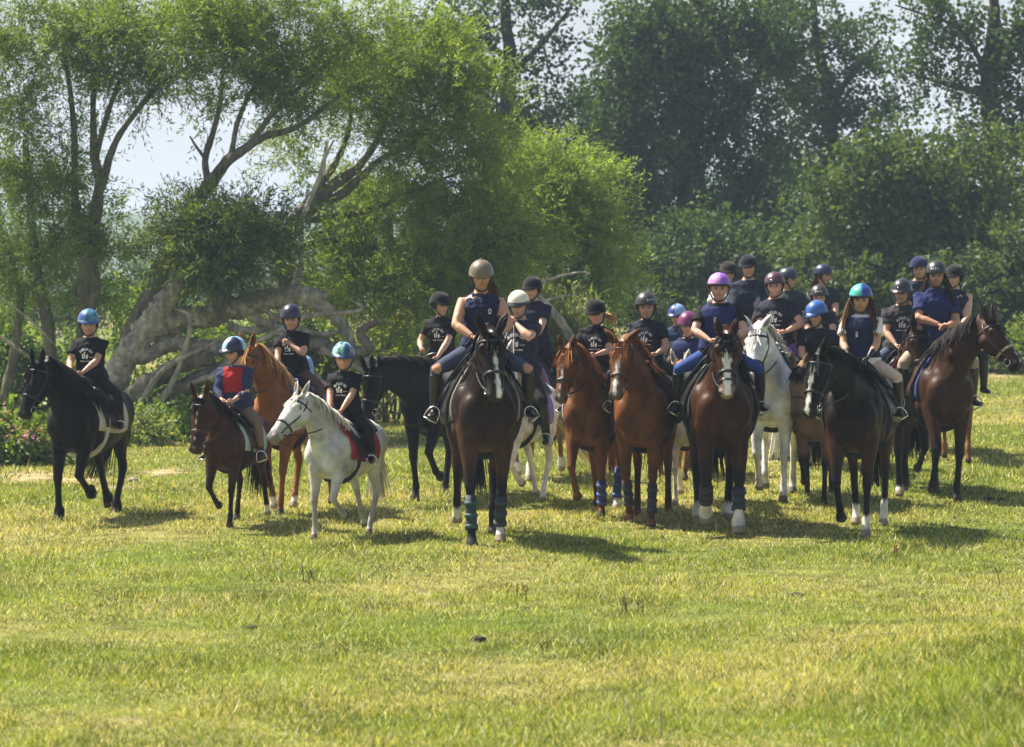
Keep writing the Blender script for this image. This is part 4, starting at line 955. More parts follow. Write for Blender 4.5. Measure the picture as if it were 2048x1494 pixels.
    hv = hm.verts(); F += [tuple(i + len(V) for i in q) for q in hm.f]; V = np.concatenate([V, hv]); C = np.concatenate([C, np.tile(tone * .95, (len(hv), 1))])
    if r.get('glove') is not None: C[np.linalg.norm(V - arms[0][2], axis=1) < .13 * k] = r['glove']; C[np.linalg.norm(V - arms[1][2], axis=1) < .13 * k] = r['glove']
    # head
    hc = np.array([lean * .6 + .022, 0, .50 + .075]) * k + np.array([.012, 0, .112]) * hs
    ya, pi_ = rad(-r.get('yaw', 0)), rad(r.get('pitch', 4)); ro = rad(r.get('roll', 0) + 3 * r['jit'][4])
    Rm = np.array([[math.cos(ya), -math.sin(ya), 0], [math.sin(ya), math.cos(ya), 0], [0, 0, 1]]) @ np.array([[math.cos(pi_), 0, math.sin(pi_)], [0, 1, 0], [-math.sin(pi_), 0, math.cos(pi_)]]) @ np.array([[1, 0, 0], [0, math.cos(ro), -math.sin(ro)], [0, math.sin(ro), math.cos(ro)]])
    HX = lambda p: np.asarray(p) @ Rm.T + hc
    hair = r.get('hair', (.05, .03, .018))
    v, f, c = head_mesh(hs, tone, hair, r['jit']); F += [tuple(i + len(V) for i in q) for q in f]; V = np.concatenate([V, HX(v)]); C = np.concatenate([C, c])
    for sd in (-1, 1):
        v, f = sphere(np.array([-.008, sd * .076, -.006]) * hs, np.array([.018, .008, .030]) * hs, 8, 6); F += [tuple(i + len(V) for i in q) for q in f]; V = np.concatenate([V, HX(v)]); C = np.concatenate([C, np.tile(tone * .92, (len(v), 1))])
    root = sp['loc'] + np.array([math.cos(sp['rz']) * hx, math.sin(sp['rz']) * hx, sh[2]])
    B = obj('person', mk_mesh('person', V, F, np.clip(C, 0, .9)), SKIN, loc=root, rz=sp['rz'], label=r['label'], cat='person', group='riders on the horses')
    # shirt
    sleeve = r.get('sleeve', .62)
    def wrinkle(v, amp):
        d = np.array([mnoise.noise(Vector(p / k * np.array([5, 5, 12])) + Vector((r['top'], 0, 0))) + .5 * mnoise.noise(Vector(p / k * 26)) for p in v]); n = nrm(v * np.array([1, 1, .15]))
        return v + n * (d * amp * k)[:, None]
    sm = MB(); sm.add(*torso_loft(.030 if sleeve else .016, -.06, .56, .016))
    for A, E, H in arms:
        if sleeve > 0:
            pre = A + np.array([0, -A[1] * .45, .01 * k])
            P = [pre, A + np.array([0, 0, .006 * k]), A + (E - A) * .35, A + (E - A) * min(sleeve, 1)]; R = [.066, .076, .076, .084 if sleeve < 1 else .058]
            if sleeve > 1: P += [E + (H - E) * .3, E + (H - E) * min(sleeve - 1, .92)]; R += [.052, .038]
            sm.add(*limb(P, R, 12))
        else: sm.add(*sphere(A + np.array([0, -np.sign(A[1]) * .045, .012]) * k, np.array([.06, .045, .058]) * k))
    v, f = remesh(sm, .015 * k ** .5 * r.get('vox', 1), 3); v = wrinkle(v, .024 if 'vest' not in r else .008)
    sc_ = np.array(r.get('shirt', (.012, .012, .016))); c = np.tile(sc_, (len(v), 1))
    if 'front' in r:
        fz = v[:, 2] / k; m = (np.abs(v[:, 1]) / k < .135) & (fz > .17 - .0) & (fz < .52); c[m] = r['front']
    SH = obj('shirt', mk_mesh('shirt', v, f, c), CLOTH, B, label=r.get('shirt_label'))
    bvh = BVHTree.FromPolygons([Vector(p) for p in v], f)
    top_surf = bvh
    if r.get('collar'):
        P = [np.array([lean * .53 * k + .07 * k * math.cos(a), .072 * k * math.sin(a), (.535 - .035 * max(0, math.cos(a))) * k]) for a in np.linspace(-math.pi, math.pi, 19)]; v, f = tube(np.array(P), .018 * k, 6, flat=1.0, ref=(0, 0, 1)); obj('collar', mk_mesh('collar', v, f, np.tile(sc_ * 1.3, (len(v), 1))), CLOTH, SH)
    if 'vest' in r:
        vm = MB(); vm.add(*torso_loft(.052, .0, .512, 0))
        for sd in (-1, 1): vm.add(*tube(np.array([(lean * .46 + .075, sd * .085, .44), (lean * .5 + .02, sd * .10, .525), (lean * .46 - .07, sd * .085, .46)]) * k, .05 * k, 8))
        v, f = remesh(vm, .016 * k ** .5, 2); v = wrinkle(v, .004)
        VO = obj('body_protector', mk_mesh('body_protector', v, f, np.tile(np.array(r['vest']), (len(v), 1))), CLOTH, B); top_surf = BVHTree.FromPolygons([Vector(p) for p in v], f)
    def project(P2, off=.004):
        out = []
        for y, z in P2:
            h = top_surf.ray_cast(Vector((1.2, y, z)), Vector((-1, 0, 0)))[0]
            out.append((h.x + off, y, z) if h else (np.nan, y, z))
        return np.array(out)
    pr = MB()
    def stick(name, P2, F2, m, par=SH, off=.004):
        q = project(P2, off)
        ok = ~np.isnan(q[:, 0]); F2 = [g for g in F2 if all(ok[i] for i in g)]; q[~ok] = q[ok].mean(0) if ok.any() else 0
        if F2 and name == 'letter': pr.add(q, F2)
        elif F2: obj(name, mk_mesh(name, q, F2, smooth=False), m, par)
    if r.get('print'):
        z0 = .30 * k; wd = .085 * k
        gl = text_glyphs('BUDLEIGH')
        for j, (gv, gf_) in enumerate(gl):
            t = (j + .5) / len(gl) - .5; an = t * 1.9; R0 = wd * 1.05; sc = .046 * k
            cx, cz = math.sin(an) * R0, z0 - .02 * k + math.cos(an) * R0
            P2 = [(cx + (x - .3) * sc * math.cos(an) + y * sc * math.sin(an), cz - (x - .3) * sc * math.sin(an) + y * sc * math.cos(an)) for x, y in gv]
            stick('letter', P2, gf_, PRINT)
        # emblem: upright horse-head shapes, a year, and a line of lettering too small to read
        for pts in ([(-.055, -.045), (-.058, .0), (-.048, .03), (-.04, .005), (-.034, -.045)], [(-.03, -.045), (-.028, .015), (-.012, .052), (.004, .03), (-.008, .02), (-.012, -.045)], [(.004, -.05), (-.002, -.01), (.01, .012), (.018, -.005), (.028, .022), (.034, -.01), (.022, -.05)]):
            stick('emblem', [(x * k, z0 + .005 * k + y * k) for x, y in pts], [tuple(range(len(pts)))], PRINT)
        for j, (gv, gf_) in enumerate(text_glyphs('2004')): stick('letter', [(.045 * k + j * .014 * k + x * .018 * k, z0 - .03 * k + y * .018 * k) for x, y in gv], gf_, PRINT)
        xx = -.085
        for w_ in (.012, .009, .013, .01, .012, -1, .011, .010, -1, .012, .013, .009, .012, .011):
            if w_ > 0: stick('letter', [(xx * k, z0 - .083 * k), ((xx + w_ * .75) * k, z0 - .083 * k), ((xx + w_ * .75) * k, z0 - .069 * k), (xx * k, z0 - .069 * k)], [(0, 1, 2, 3)], PRINT); xx += w_
            else: xx += .012
        if pr.n: mbobj('printed_lettering', pr, PRINT, SH, smooth=False, kind='stuff')
    if r.get('crest'):
        a = np.linspace(0, 2 * np.pi, 15)[:-1]; y0, z0 = .075 * k, .37 * k
        P2 = [(y0 + .017 * math.cos(x) * k, z0 + .022 * math.sin(x) * k) for x in a] + [(y0 + .010 * math.cos(x) * k, z0 + .014 * math.sin(x) * k) for x in a]
        stick('crest', P2, [(i, (i + 1) % 14, 14 + (i + 1) % 14, 14 + i) for i in range(14)], PRINT); stick('crest', [(y0 - .018 * k, z0 - .03 * k), (y0 + .018 * k, z0 - .03 * k), (y0 + .016 * k, z0 - .023 * k), (y0 - .016 * k, z0 - .023 * k)], [(0, 1, 2, 3)], PRINT)
    if r.get('tag'):
        y0, z0 = r['tag'][0] * k, r['tag'][1] * k
        for a, b in ((.0, .03), (-.032, -.004)):
            stick('care_label', [(y0 - .013 * k, z0 + a * k), (y0 + .013 * k, z0 + a * k), (y0 + .013 * k, z0 + b * k), (y0 - .013 * k, z0 + b * k)], [(0, 1, 2, 3)], PRINT, VO if 'vest' in r else SH)
        stick('care_label_mark', [(y0 - .007 * k, z0 + .008 * k), (y0 + .006 * k, z0 + .008 * k), (y0 + .006 * k, z0 + .021 * k), (y0 - .007 * k, z0 + .021 * k)], [(0, 1, 2, 3)], mat('label_mark_red', (.4, .08, .08), .7), VO if 'vest' in r else SH, .006)
    # trousers
    tm = MB(); tm.add(*torso_loft(.012, -.13, .07))
    for A, K, F_, toe, dr in legs: tm.add(*limb([A, A + (K - A) * .3, A + (K - A) * .75, K, K + (F_ - K) * .3, K + (F_ - K) * .75, F_], np.array([.098, .094, .078, .066, .064, .05, .044]) * r.get('legfat', 1), 12))
    v, f = remesh(tm, .016 * k ** .5 * r.get('vox', 1), 3); v = wrinkle(v, .004); tc_ = np.tile(np.array(r.get('trousers', (.012, .012, .014))), (len(v), 1))
    if r.get('ripped'):
        for A, K, F_, toe, dr in legs: tc_[np.linalg.norm(v - (K + np.array([.05, 0, .02]) * k), axis=1) < .05 * k] = tone
    if 'chaps' in r:
        for A, K, F_, toe, dr in legs: tc_[(v[:, 2] < K[2] - .05 * k) & (v[:, 1] * K[1] > 0)] = r['chaps']
    obj('trousers', mk_mesh('trousers', v, f, tc_), CLOTH, B)
    # boots
    feet = []; bm_ = mat('boot_' + '_'.join(f'{int(x*100)}' for x in r.get('boot', (.012, .011, .011))), r.get('boot', (.012, .011, .011)), .35, .3, 30)
    for A, K, F_, toe, dr in legs:
        b = MB(); up = nrm(K - F_); lat = nrm(np.cross(up, dr)); zz = np.array([0, 0, 1.])
        hgt = r.get('boot_h', .9); q = k
        P = [K + (F_ - K) * (1 - hgt), K + (F_ - K) * (1 - hgt * .55), K + (F_ - K) * .85, F_ + np.array([0, 0, -.01]) * q]; R_ = [.066, .062, .048, .046] if hgt > .5 else [.05, .049, .046, .046]
        b.add(*limb(P, R_, 12))
        c0 = F_ + np.array([0, 0, -.045]) * q
        b.add(*loft([(c0 + dr * x * q + zz * z * q, lat, zz, a * q, h * q) for x, z, a, h in ((-.075, -.005, .018, .03), (-.06, 0, .034, .042), (-.01, .005, .037, .045), (.05, -.008, .040, .036), (.11, -.016, .044, .028), (.155, -.02, .036, .022), (.178, -.024, .016, .014))], 12))
        v, f = remesh(b, .012 * k ** .5, 2); obj('boot', mk_mesh('boot', v, f), bm_, B)
        feet.append(dict(ball=c0 + dr * .085 * k + np.array([0, 0, -.012]) * k + np.array([0, 0, sh[2]]) + np.array([hx, 0, 0]), dir=dr))
    # helmet
    hsp = r['hat']; kind = hsp.get('kind', 'skull'); c1 = np.array(hsp['c']); hb = MB(); nu, nv = 32, 12; V = []; C = []
    for i in range(nv + 1):
        ph = (i / nv) * rad(98)
        for j in range(nu):
            t = 2 * math.pi * j / nu; fl = 1 + (.05 * max(0, (i - nv + 2) / 2))
            x = math.sin(ph) * math.cos(t) * .128 * fl; y = math.sin(ph) * math.sin(t) * .108 * fl; z = math.cos(ph) * .112 + .042
            if i >= nv - 1: z += -.016 * (math.cos(t) < -.1) * -min(0, math.cos(t)) * 2 + .004 * max(0, math.cos(t))
            V.append((x - .004, y, z)); c = c1
            if 'c2' in hsp: c = np.array(hsp['c2']) if (y > 0) ^ (hsp.get('quarter', False) and x < 0) else c1
            if 'swirl' in hsp:
                w = math.sin(x * 60 + 3 * math.sin(y * 45) + z * 30); c = np.array(hsp['swirl']) if w > .45 else (np.array(hsp['c2']) if w < -.35 else c1)
            if 'band' in hsp and z < .052 and x > -.03: c = np.array(hsp['band'])
            C.append(c)
    V = np.array(V); inner = V * np.array([.93, .93, .96]); n0 = len(V)
    f = [g for g in rf(nv + 1, nu, False)] + [tuple(i + n0 for i in g[::-1]) for g in rf(nv + 1, nu, False)]
    f += [(nv * nu + j, nv * nu + (j + 1) % nu, n0 + nv * nu + (j + 1) % nu, n0 + nv * nu + j) for j in range(nu)] + [tuple(range(nu))]
    V = HX(np.concatenate([V, inner]) * hs); C = np.concatenate([np.array(C), np.tile([.02, .02, .02], (n0, 1))])
    HM = {'velvet': attr_mat('velvet', .95, .1, 40, .1, sheen=.15), 'skull': attr_mat('helmet_shell', .38, .06, 30, .5), 'silk': attr_mat('silk_cover', .32, .06, 20, .5, bump=.05)}[hsp.get('mat', 'skull')]
    HE = obj('helmet', mk_mesh('helmet', V, f, C), HM, B)
    if hsp.get('peak', 0):
        pk = hsp['peak']; P = []; n = 15
        for a in np.linspace(rad(-72), rad(72), n):
            base = np.array([.124 * math.cos(a), .108 * math.sin(a), .034 + .006]); e_ = math.cos(a * 1.2) ** .7 if abs(a * 1.2) < math.pi / 2 else 0
            P.append((base, base + np.array([pk * e_ * 1.0, .012 * math.sin(a), -.020 * e_ - .004])))
        v = [b + np.array([0, 0, .004]) for b, _ in P] + [e for _, e in P] + [b - np.array([0, 0, .004]) for b, _ in P] + [e - np.array([0, 0, .006]) for _, e in P]
        f = []
        for i in range(n - 1): f += [(i, n + i, n + i + 1, i + 1), (2 * n + i, 2 * n + i + 1, 3 * n + i + 1, 3 * n + i), (n + i, 3 * n + i, 3 * n + i + 1, n + i + 1)]
        obj('peak', mk_mesh('peak', HX(np.array(v) * hs), f, np.tile(np.array(hsp.get('peakc', hsp['c'])), (4 * n, 1))), HM, HE)
    if hsp.get('button'): v, f = sphere(np.array([-.004, 0, .153]) * hs, np.array([.014, .014, .009]) * hs, 10, 6); obj('button', mk_mesh('button', HX(v), f, np.tile(c1, (len(v), 1))), HM, HE)
    if hsp.get('badge'): v, f = sphere(np.array([.118, -.012, .068]) * hs, np.array([.006, .012, .006]) * hs, 8, 6); obj('badge', mk_mesh('badge', HX(v), f), METAL, HE)
    if hsp.get('text'):
        gl = text_glyphs(hsp['text']); hl_ = MB()
        for j, (gv, gf_) in enumerate(gl):
            a0 = rad(hsp.get('text_at', 0)) + (j - (len(gl) - 1) / 2) * .235
            Q = []
            for x, y in gv:
                a = a0 + (x - .3) * .030 / .11; ph = rad(74) - y * .030 / .125; fl = 1.02
                Q.append((math.sin(ph) * math.cos(a) * .128 * fl - .004 + .002, math.sin(ph) * math.sin(a) * .108 * fl, math.cos(ph) * .112 * fl + .042))
            hl_.add(HX(np.array(Q) * hs), gf_)
        mbobj('painted_lettering', hl_, PRINT, HE, smooth=False, kind='stuff')
    P = HX(np.array([(.005, .098, .02), (.03, .085, -.04), (.062, .052, -.095), (.074, 0, -.118), (.062, -.052, -.095), (.03, -.085, -.04), (.005, -.098, .02)]) * hs)
    v, f = tube(catmull(P, 24), .008 * hs, 6); obj('chin_strap', mk_mesh('chin_strap', v, f), mat('strap_web', (.015, .013, .012), .7), HE)
    for sd in (-1, 1):
        v, f = tube(HX(np.array([(-.05, sd * .09, .0), (-.01, sd * .086, -.03), (.03, sd * .083, -.045)]) * hs), .007 * hs, 5); obj('side_strap', mk_mesh('side_strap', v, f), mat('strap_web', (.015, .013, .012), .7), HE)
    # hair
    hl = r.get('hairlen', 'short'); parts = []
    n = 60; a = RNG.random(n) * rad(220) + rad(70); r0 = np.stack([np.cos(a) * .096, np.sin(a) * .080, np.full(n, .03) - .02 * RNG.random(n)], 1) * hs
    parts.append(strands(HX(r0), nrm((np.stack([np.cos(a) * .12, np.sin(a) * .12, -np.ones(n)], 1)) @ Rm.T), np.full(n, {'short': .05, 'none': .02}.get(hl, .07)) * hs, .012, 3, 0))
    if hl in ('pony', 'bunch'):
        n = 80; sd = r.get('pony_side', 0); r0 = np.tile(HX(np.array([-.09, sd * .055, -.045]) * hs), (n, 1)) + RNG.normal(size=(n, 3)) * .012
        parts.append(hang(r0, np.array([-.05, sd * .05, .012])[None] + RNG.normal(size=(n, 3)) * .018, np.array([-.15, sd * .22, -1])[None] + RNG.normal(size=(n, 3)) * .12, (.09 if hl == 'bunch' else .22) * (.6 + .5 * RNG.random(n)), .008, 6))
    if hl == 'long':
        for sd in (-1, 1):
            n = 60; r0 = HX(np.array([-.03, sd * .085, -.03]) * hs)[None] + RNG.normal(size=(n, 3)) * np.array([.018, .008, .02])
            fw = r.get('hair_fwd', (.55, .55))[0 if sd > 0 else 1]
            parts.append(hang(r0, np.array([.03 + .05 * fw, sd * .03, -.05])[None] + RNG.normal(size=(n, 3)) * .012, np.array([.22 * fw, sd * .13, -1])[None] + RNG.normal(size=(n, 3)) * np.array([.05, .06, .03]), .30 * k * (.6 + .5 * RNG.random(n)), .010, 6))
    hair_obj('hair', parts, hair, B)
    if r.get('glasses'):
        gm = MB()
        for sd in (-1, 1):
            a = np.linspace(0, 2 * np.pi, 13); gm.add(*tube(HX(np.stack([np.full(13, .094), sd * .032 + .022 * np.cos(a), .006 + .016 * np.sin(a)], 1) * hs), .0028, 5, ref=(1, 0, 0)))
        gm.add(*tube(HX(np.array([(.096, -.011, .010), (.099, 0, .012), (.096, .011, .010)]) * hs), .0028, 5)); mbobj('glasses', gm, mat('spectacle_frame', (.03, .02, .02), .3), B)
    # what the tack needs, in the horse's frame
    off = np.array([hx, 0, sh[2]])
    return dict(feet=feet, fs=max(k, .72), hands=[arms[0][2] + off + nrm(arms[0][2] - arms[0][1]) * .06 * k, arms[1][2] + off + nrm(arms[1][2] - arms[1][1]) * .06 * k], obj=B)

_TXT = {}
def text_glyphs(s):
    out = []
    for ch in s:
        if ch not in _TXT:
            cu = bpy.data.curves.new('glyph', 'FONT'); cu.body = ch; cu.resolution_u = 2; cu.offset = .025
            o = bpy.data.objects.new('glyph', cu); COL.objects.link(o); dg = bpy.context.evaluated_depsgraph_get()
            me = bpy.data.meshes.new_from_object(o.evaluated_get(dg)); _TXT[ch] = ([(v.co.x, v.co.y) for v in me.vertices], [tuple(p.vertices) for p in me.polygons])
            bpy.data.objects.remove(o); bpy.data.meshes.remove(me); bpy.data.curves.remove(cu)
        out.append(_TXT[ch])
    return out
def build_reins(sp, rd, hands=(0, 1)):
    sk = sp['sk']; S = sp['S']; br = [c for c in sp['obj'].children if c.name.startswith('bridle')][0]
    for sd, hi in ((1, 0), (-1, 1)):
        bit = head_pt(sk, .80, sd * .072, -.035) * S; h = rd['hands'][hi if sp.get('both_hands', True) else sp['rein_hand']]
        mid = (bit + h) / 2; mid = mid + np.array([0, sd * .07, -.10 * sp.get('sag', 1)])
        nk = np.abs(mid[1]); mid[1] += sd * max(0, .15 * S - nk)
        v, f = tube(bez([bit, mid, h], 14), .0105, 5, flat=.6); obj('rein', mk_mesh('rein', v, f), LEATHER_BROWN if sp.get('brown_tack') else LEATHER_BLACK, br)

# ================================================================== WHO IS WHERE
BLK = (.008, .008, .011); NAVY = (.012, .016, .045); BAY = (.10, .035, .013); DBAY = (.045, .019, .011); BLKC = (.006, .0055, .006); CHEST = (.21, .075, .022); PTS = (.012, .010, .009)
GREYC = (.62, .61, .60); DK = (.015, .014, .014)
def hat(c, **k): return dict(c=c, **k)
VEL = lambda c, **k: hat(c, mat='velvet', peak=.035, button=True, **k)
BLAZE = lambda w: [(.02, .0), (.08, w), (.2, w * .95), (.5, w * .62), (.8, w * .7), (.97, w * .6)]
STAR = [(.08, 0), (.13, .018), (.19, .0)]
W1 = [(.24, 0, 0), (-.20, .04, 32), (-.22, .03, 25), (.25, 0, 0)]
W2 = [(-.04, .20, 85), (.14, 0, 0), (.26, 0, 0), (-.20, .05, 40)]
W3 = [(.18, 0, 0), (-.02, .18, 82), (-.18, .05, 35), (.22, 0, 0)]
W4 = [(-.04, 0, 0), (.10, 0, 0), (.10, 0, 0), (-.14, 0, 0)]
RIDES = [
 (dict(px=147, py=1042, turn=14, w=1.35, hd=1.12, ne=43, ny=20, hp=64, hy=26, coat=BLKC, muzzle=(.02, .018, .018), bw=1.08, neck=1.15, bone=1.12, feather=True, legs=W2, mane_full=2.2, mane_len=.40, forelock=2.2, forelen=1.5, tail_down=(-.25, -.45, -.85), tail_len=1.0,
       pad=(.55, .53, .46), pad_trim=(.66, .64, .56), label='stocky black pony with a long thick mane at the far left', saddle='saddle with white fleece pad on the black pony at far left', girth=(.6, .58, .5)),
  dict(top=617, yaw=-22, pitch=6, shirt=BLK, print=True, trousers=DK, boot_h=.35, hat=hat((.05, .13, .30), c2=(.06, .25, .26), swirl=(.04, .08, .30), mat='silk', peak=.03, peakc=(.04, .1, .25)), hair=(.10, .06, .03), label='young child in black printed shirt and marbled blue hat on the black pony')),
 (dict(px=448, py=1052, turn=14, w=1.09, hd=1.32, ne=40, ny=10, hp=72, hy=8, coat=(.044, .016, .006), points=PTS, muzzle=(.05, .03, .02), bw=1.05, neck=1.0, legs=W3, blaze=STAR, socks=(0, 0, .16, 0), mane_full=1.5, forelock=1.4, pad=(.35, .45, .47), pad_trim=(.5, .6, .6),
       label='small bay pony with a white star beside the grey pony', saddle='saddle with pale blue pad on the small bay pony', tail_len=.9, brown_tack=True),
  dict(top=672, yaw=25, pitch=8, shirt=(.03, .04, .10), front=(.36, .02, .02), sleeve=1.85, trousers=(.20, .14, .09), chaps=(.20, .14, .09), boot=(.03, .018, .012), boot_h=.35, hat=hat((.32, .52, .72), c2=(.012, .018, .06), quarter=True, mat='silk', peak=.055, peakc=(.012, .014, .03)), hair=(.08, .045, .025), label='boy in red and navy jumper with pale blue quartered hat on the bay pony', skin=(.55, .31, .22))),
 (dict(px=552, py=1027, turn=17, w=1.40, hd=1.08, ne=50, ny=16, hp=62, hy=18, coat=(.21, .078, .022), muzzle=(.16, .08, .05), legs=W1, socks=(0, .16, 0, .12), blaze=BLAZE(.03), mane=(.50, .28, .11), tail=(.5, .28, .12), forelock=1.3, pad=(.05, .14, .38), pad_trim=(.1, .25, .6), rein_hand=1, both_hands=False,
       label='golden chestnut horse with flaxen mane standing behind the two small ponies', saddle='saddle with bright blue pad on the golden chestnut horse'),
  dict(top=607, yaw=-12, pitch=16, shirt=BLK, print=True, trousers=(.10, .06, .06), handL=(.17, .02, .36), poleL=(.0, 1, -.5), boot_h=.5, hat=hat((.016, .018, .05), mat='silk'), hair=(.08, .05, .03), label='boy in black shirt lifting one hand to his chest, navy skull cap')),
 (dict(px=657, py=1078, turn=22, w=1.11, hd=1.25, ne=46, ny=16, hp=44, hy=26, coat=(.52, .505, .485), dapple=.22, points=(.36, .34, .32), muzzle=(.10, .09, .09), bw=1.12, neck=1.08, legs=W2, mane=(.72, .68, .58), mane_len=.2, forelock=.8, tail=(.6, .56, .48), pad=(.30, .02, .03), pad_trim=(.4, .03, .04), hoof=(.14, .12, .10), ears=.1,
       label='small dappled grey pony turning its head left, in front of the others', saddle='saddle with red pad on the small grey pony'),
  dict(top=683, yaw=-28, pitch=6, shirt=BLK, print=True, trousers=DK, boot_h=.4, hat=hat((.05, .22, .22), c2=(.02, .05, .20), swirl=(.30, .52, .46), mat='silk', peak=.055, peakc=(.02, .04, .12)), hair=(.35, .22, .09), label='small fair child in marbled green hat on the grey pony', skin=(.56, .31, .21))),
 (dict(px=850, py=1003, turn=20, w=1.50, ne=17, ny=36, hp=80, hy=26, coat=(.007, .0065, .0075), muzzle=(.025, .02, .018), neck=1.1, bone=1.05, legs=[(.05, .18, 85), (-.02, 0, 0), (-.2, .03, 20), (.2, 0, 0)], mane_len=.13, mane_full=.7, forelock=.5, pad=(.33, .02, .03), pad_trim=(.42, .04, .04), both_hands=False, rein_hand=1,
       label='black horse with lowered arched neck left of the centre bay', saddle='saddle with red pad on the black horse with lowered head'),
  dict(top=583, yaw=-62, pitch=4, shirt=BLK, print=True, trousers=DK, hat=VEL((.008, .008, .010)), hair=(.04, .025, .015), handR=(.33, -.20, .10), label='rider in black printed shirt and black velvet hat looking away to the right')),
 (dict(px=972, py=1088, turn=-5, w=1.68, ne=40, ny=2, hp=66, hy=-7, coat=(.018, .0075, .0045), points=PTS, belly=(.09, .04, .02), muzzle=(.022, .017, .016), legs=[(-.14, 0, 0), (.20, 0, 0), (.16, .0, 0), (-.22, .06, 45)], socks=(.13, 0, .0, .16), blaze=[(.08, .0), (.12, .032), (.22, .03), (.34, .012), (.6, .014), (.8, .022), (.97, .02)], blaze_shift=.03, boots={1: (.014, .036, .042), 0: (.014, .02, .024)}, forelock=.9, pad=(.16, .14, .12), pad_trim=(.25, .23, .2), earout=1,
       label='tall dark bay horse with crooked blaze leading at the centre', saddle='saddle with grey sheepskin pad on the leading dark bay horse'),
  dict(top=519, yaw=2, pitch=10, shirt=(.012, .016, .05), sleeve=0, collar=True, crest=True, trousers=(.05, .06, .11), ripped=True, chaps=(.02, .014, .012), boot=(.025, .018, .014), hat=hat((.16, .125, .085), button=True, peak=.012), hair=(.20, .10, .05), hairlen='pony', pony_side=.8, skin=(.52, .28, .17), handR=(.34, -.10, .12), handL=(.34, .10, .12), poleR=(-.1, -1, -.25), poleL=(-.1, 1, -.25), legout=1.08, label='woman in sleeveless navy polo shirt and beige helmet leading the ride', build=1.02)),
 (dict(px=1011, py=1016, turn=21, w=1.34, hd=1.15, ne=48, ny=-26, hp=62, hy=-6, coat=(.72, .70, .66), muzzle=(.35, .25, .22), legs=W2, mane=(.76, .73, .64), mane_full=1.7, mane_len=.32, forelock=2, tail=(.66, .54, .34), tail_down=(-.15, .62, -.78), tail_len=1.05, hoof=(.3, .24, .17), pad=(.22, .16, .42), vox=.024, rein_hand=0, both_hands=False,
       label='white pony with blond tail blowing right, half hidden behind the leading horse', saddle='saddle with lilac pad on the white pony behind the leader'),
  dict(top=580, yaw=-6, pitch=12, shirt=(.014, .016, .035), print=True, trousers=DK, handL=(.20, .02, .50), poleL=(.15, .9, -.6), hat=hat((.70, .66, .52), band=(.03, .028, .03), mat='silk', peak=.03, peakc=(.03, .03, .03)), hair=(.10, .06, .04), label='child in cream hat holding a hand to the mouth')),
 (dict(px=1046, Y=34.6, turn=14, w=1.50, ne=46, ny=0, hp=62, coat=(.22, .10, .05), muzzle=(.05, .03, .03), legs=W1, socks=(.2, .2, .2, .2), feather=True, pad=(.24, .18, .45), vox=.03, label='brown horse with feathered feet, only its rump showing behind the white pony', saddle='saddle with lilac pad on the brown horse behind the white pony', mane_full=.6),
  dict(top=552, yaw=10, pitch=6, shirt=(.012, .014, .034), trousers=DK, hat=VEL((.008, .008, .010)), hair=(.06, .03, .015), vox=1.3, label='rider in navy shirt and black velvet hat behind the cream hatted child')),
 (dict(px=1176, py=1037, turn=11, w=1.46, ne=43, ny=14, hp=66, hy=14, coat=(.13, .048, .014), muzzle=(.10, .07, .06), legs=[(-.06, 0, 0), (.06, .16, 70), (.14, 0, 0), (-.24, .03, 20)], socks=(0, 0, .14, 0), blaze=[(.08, 0), (.13, .036), (.24, .032), (.36, .012), (.6, .008), (.75, 0)], boots={0: (.02, .035, .13), 2: (.02, .035, .13)}, mane=(.30, .12, .04), forelock=2.2, tail=(.2, .08, .03), pad=(.12, .16, .42), pad_trim=(.5, .5, .6), brown_tack=False, earlen=.85,
       label='chestnut pony with fluffy forelock and blue leg wraps', saddle='saddle with blue and white pad on the chestnut pony with blue leg wraps'),
  dict(top=597, yaw=-2, pitch=8, roll=4, shirt=BLK, print=True, trousers=(.13, .03, .08), chaps=DK, hat=VEL((.008, .007, .007)), hair=(.60, .42, .20), hairlen='bunch', pony_side=1.2, glasses=True, skin=(.58, .34, .26), handR=(.32, -.14, .15), handL=(.34, .04, .15), label='girl with glasses and blonde bunches in a black velvet hat')),
 (dict(px=1280, py=1051, turn=9, w=1.52, ne=45, ny=14, hp=66, hy=12, coat=(.135, .048, .012), points=(.07, .025, .012), muzzle=(.13, .08, .07), legs=[(.20, 0, 0), (-.12, .05, 45), (-.12, 0, 0), (.22, 0, 0)], blaze=BLAZE(.028), boots={0: (.012, .015, .03), 1: (.012, .012, .014)}, mane=(.22, .08, .025), forelock=1.2, mane_len=.16, pad=(.015, .015, .016), earout=2.2, ears=.25, brown_tack=True, both_hands=False, rein_hand=0, hoof=(.16, .08, .04),
       label='chestnut horse with long white blaze and outspread ears', saddle='black saddle on the chestnut horse with long blaze'),
  dict(top=583, yaw=-8, pitch=6, shirt=(.016, .016, .028), print=True, trousers=(.03, .028, .032), chaps=(.012, .012, .012), boot=(.16, .12, .07), boot_h=.35, hat=hat((.03, .03, .036), text='BSPS', text_at=28), hair=(.18, .10, .05), handL=(.30, .16, .10), handR=(.28, -.06, .05), label='boy in charcoal helmet with white letters on the blazed chestnut')),
 (dict(px=1372, py=1012, turn=6, w=1.24, hd=1.2, ne=45, ny=6, hp=60, coat=(.66, .60, .50), patch=(.34, .15, .05), patch_bias=-.12, muzzle=(.4, .3, .26), legs=W2, mane=(.72, .64, .46), mane_full=1.8, mane_len=.34, forelock=2, tail=(.45, .24, .1), tail_down=(-.1, -.3, -.9), hoof=(.3, .24, .18), vox=.026, pad=(.02, .02, .02),
       label='cream and ginger pony mostly hidden between the chestnut and the blazed bay', saddle='saddle on the half hidden cream and ginger pony'),
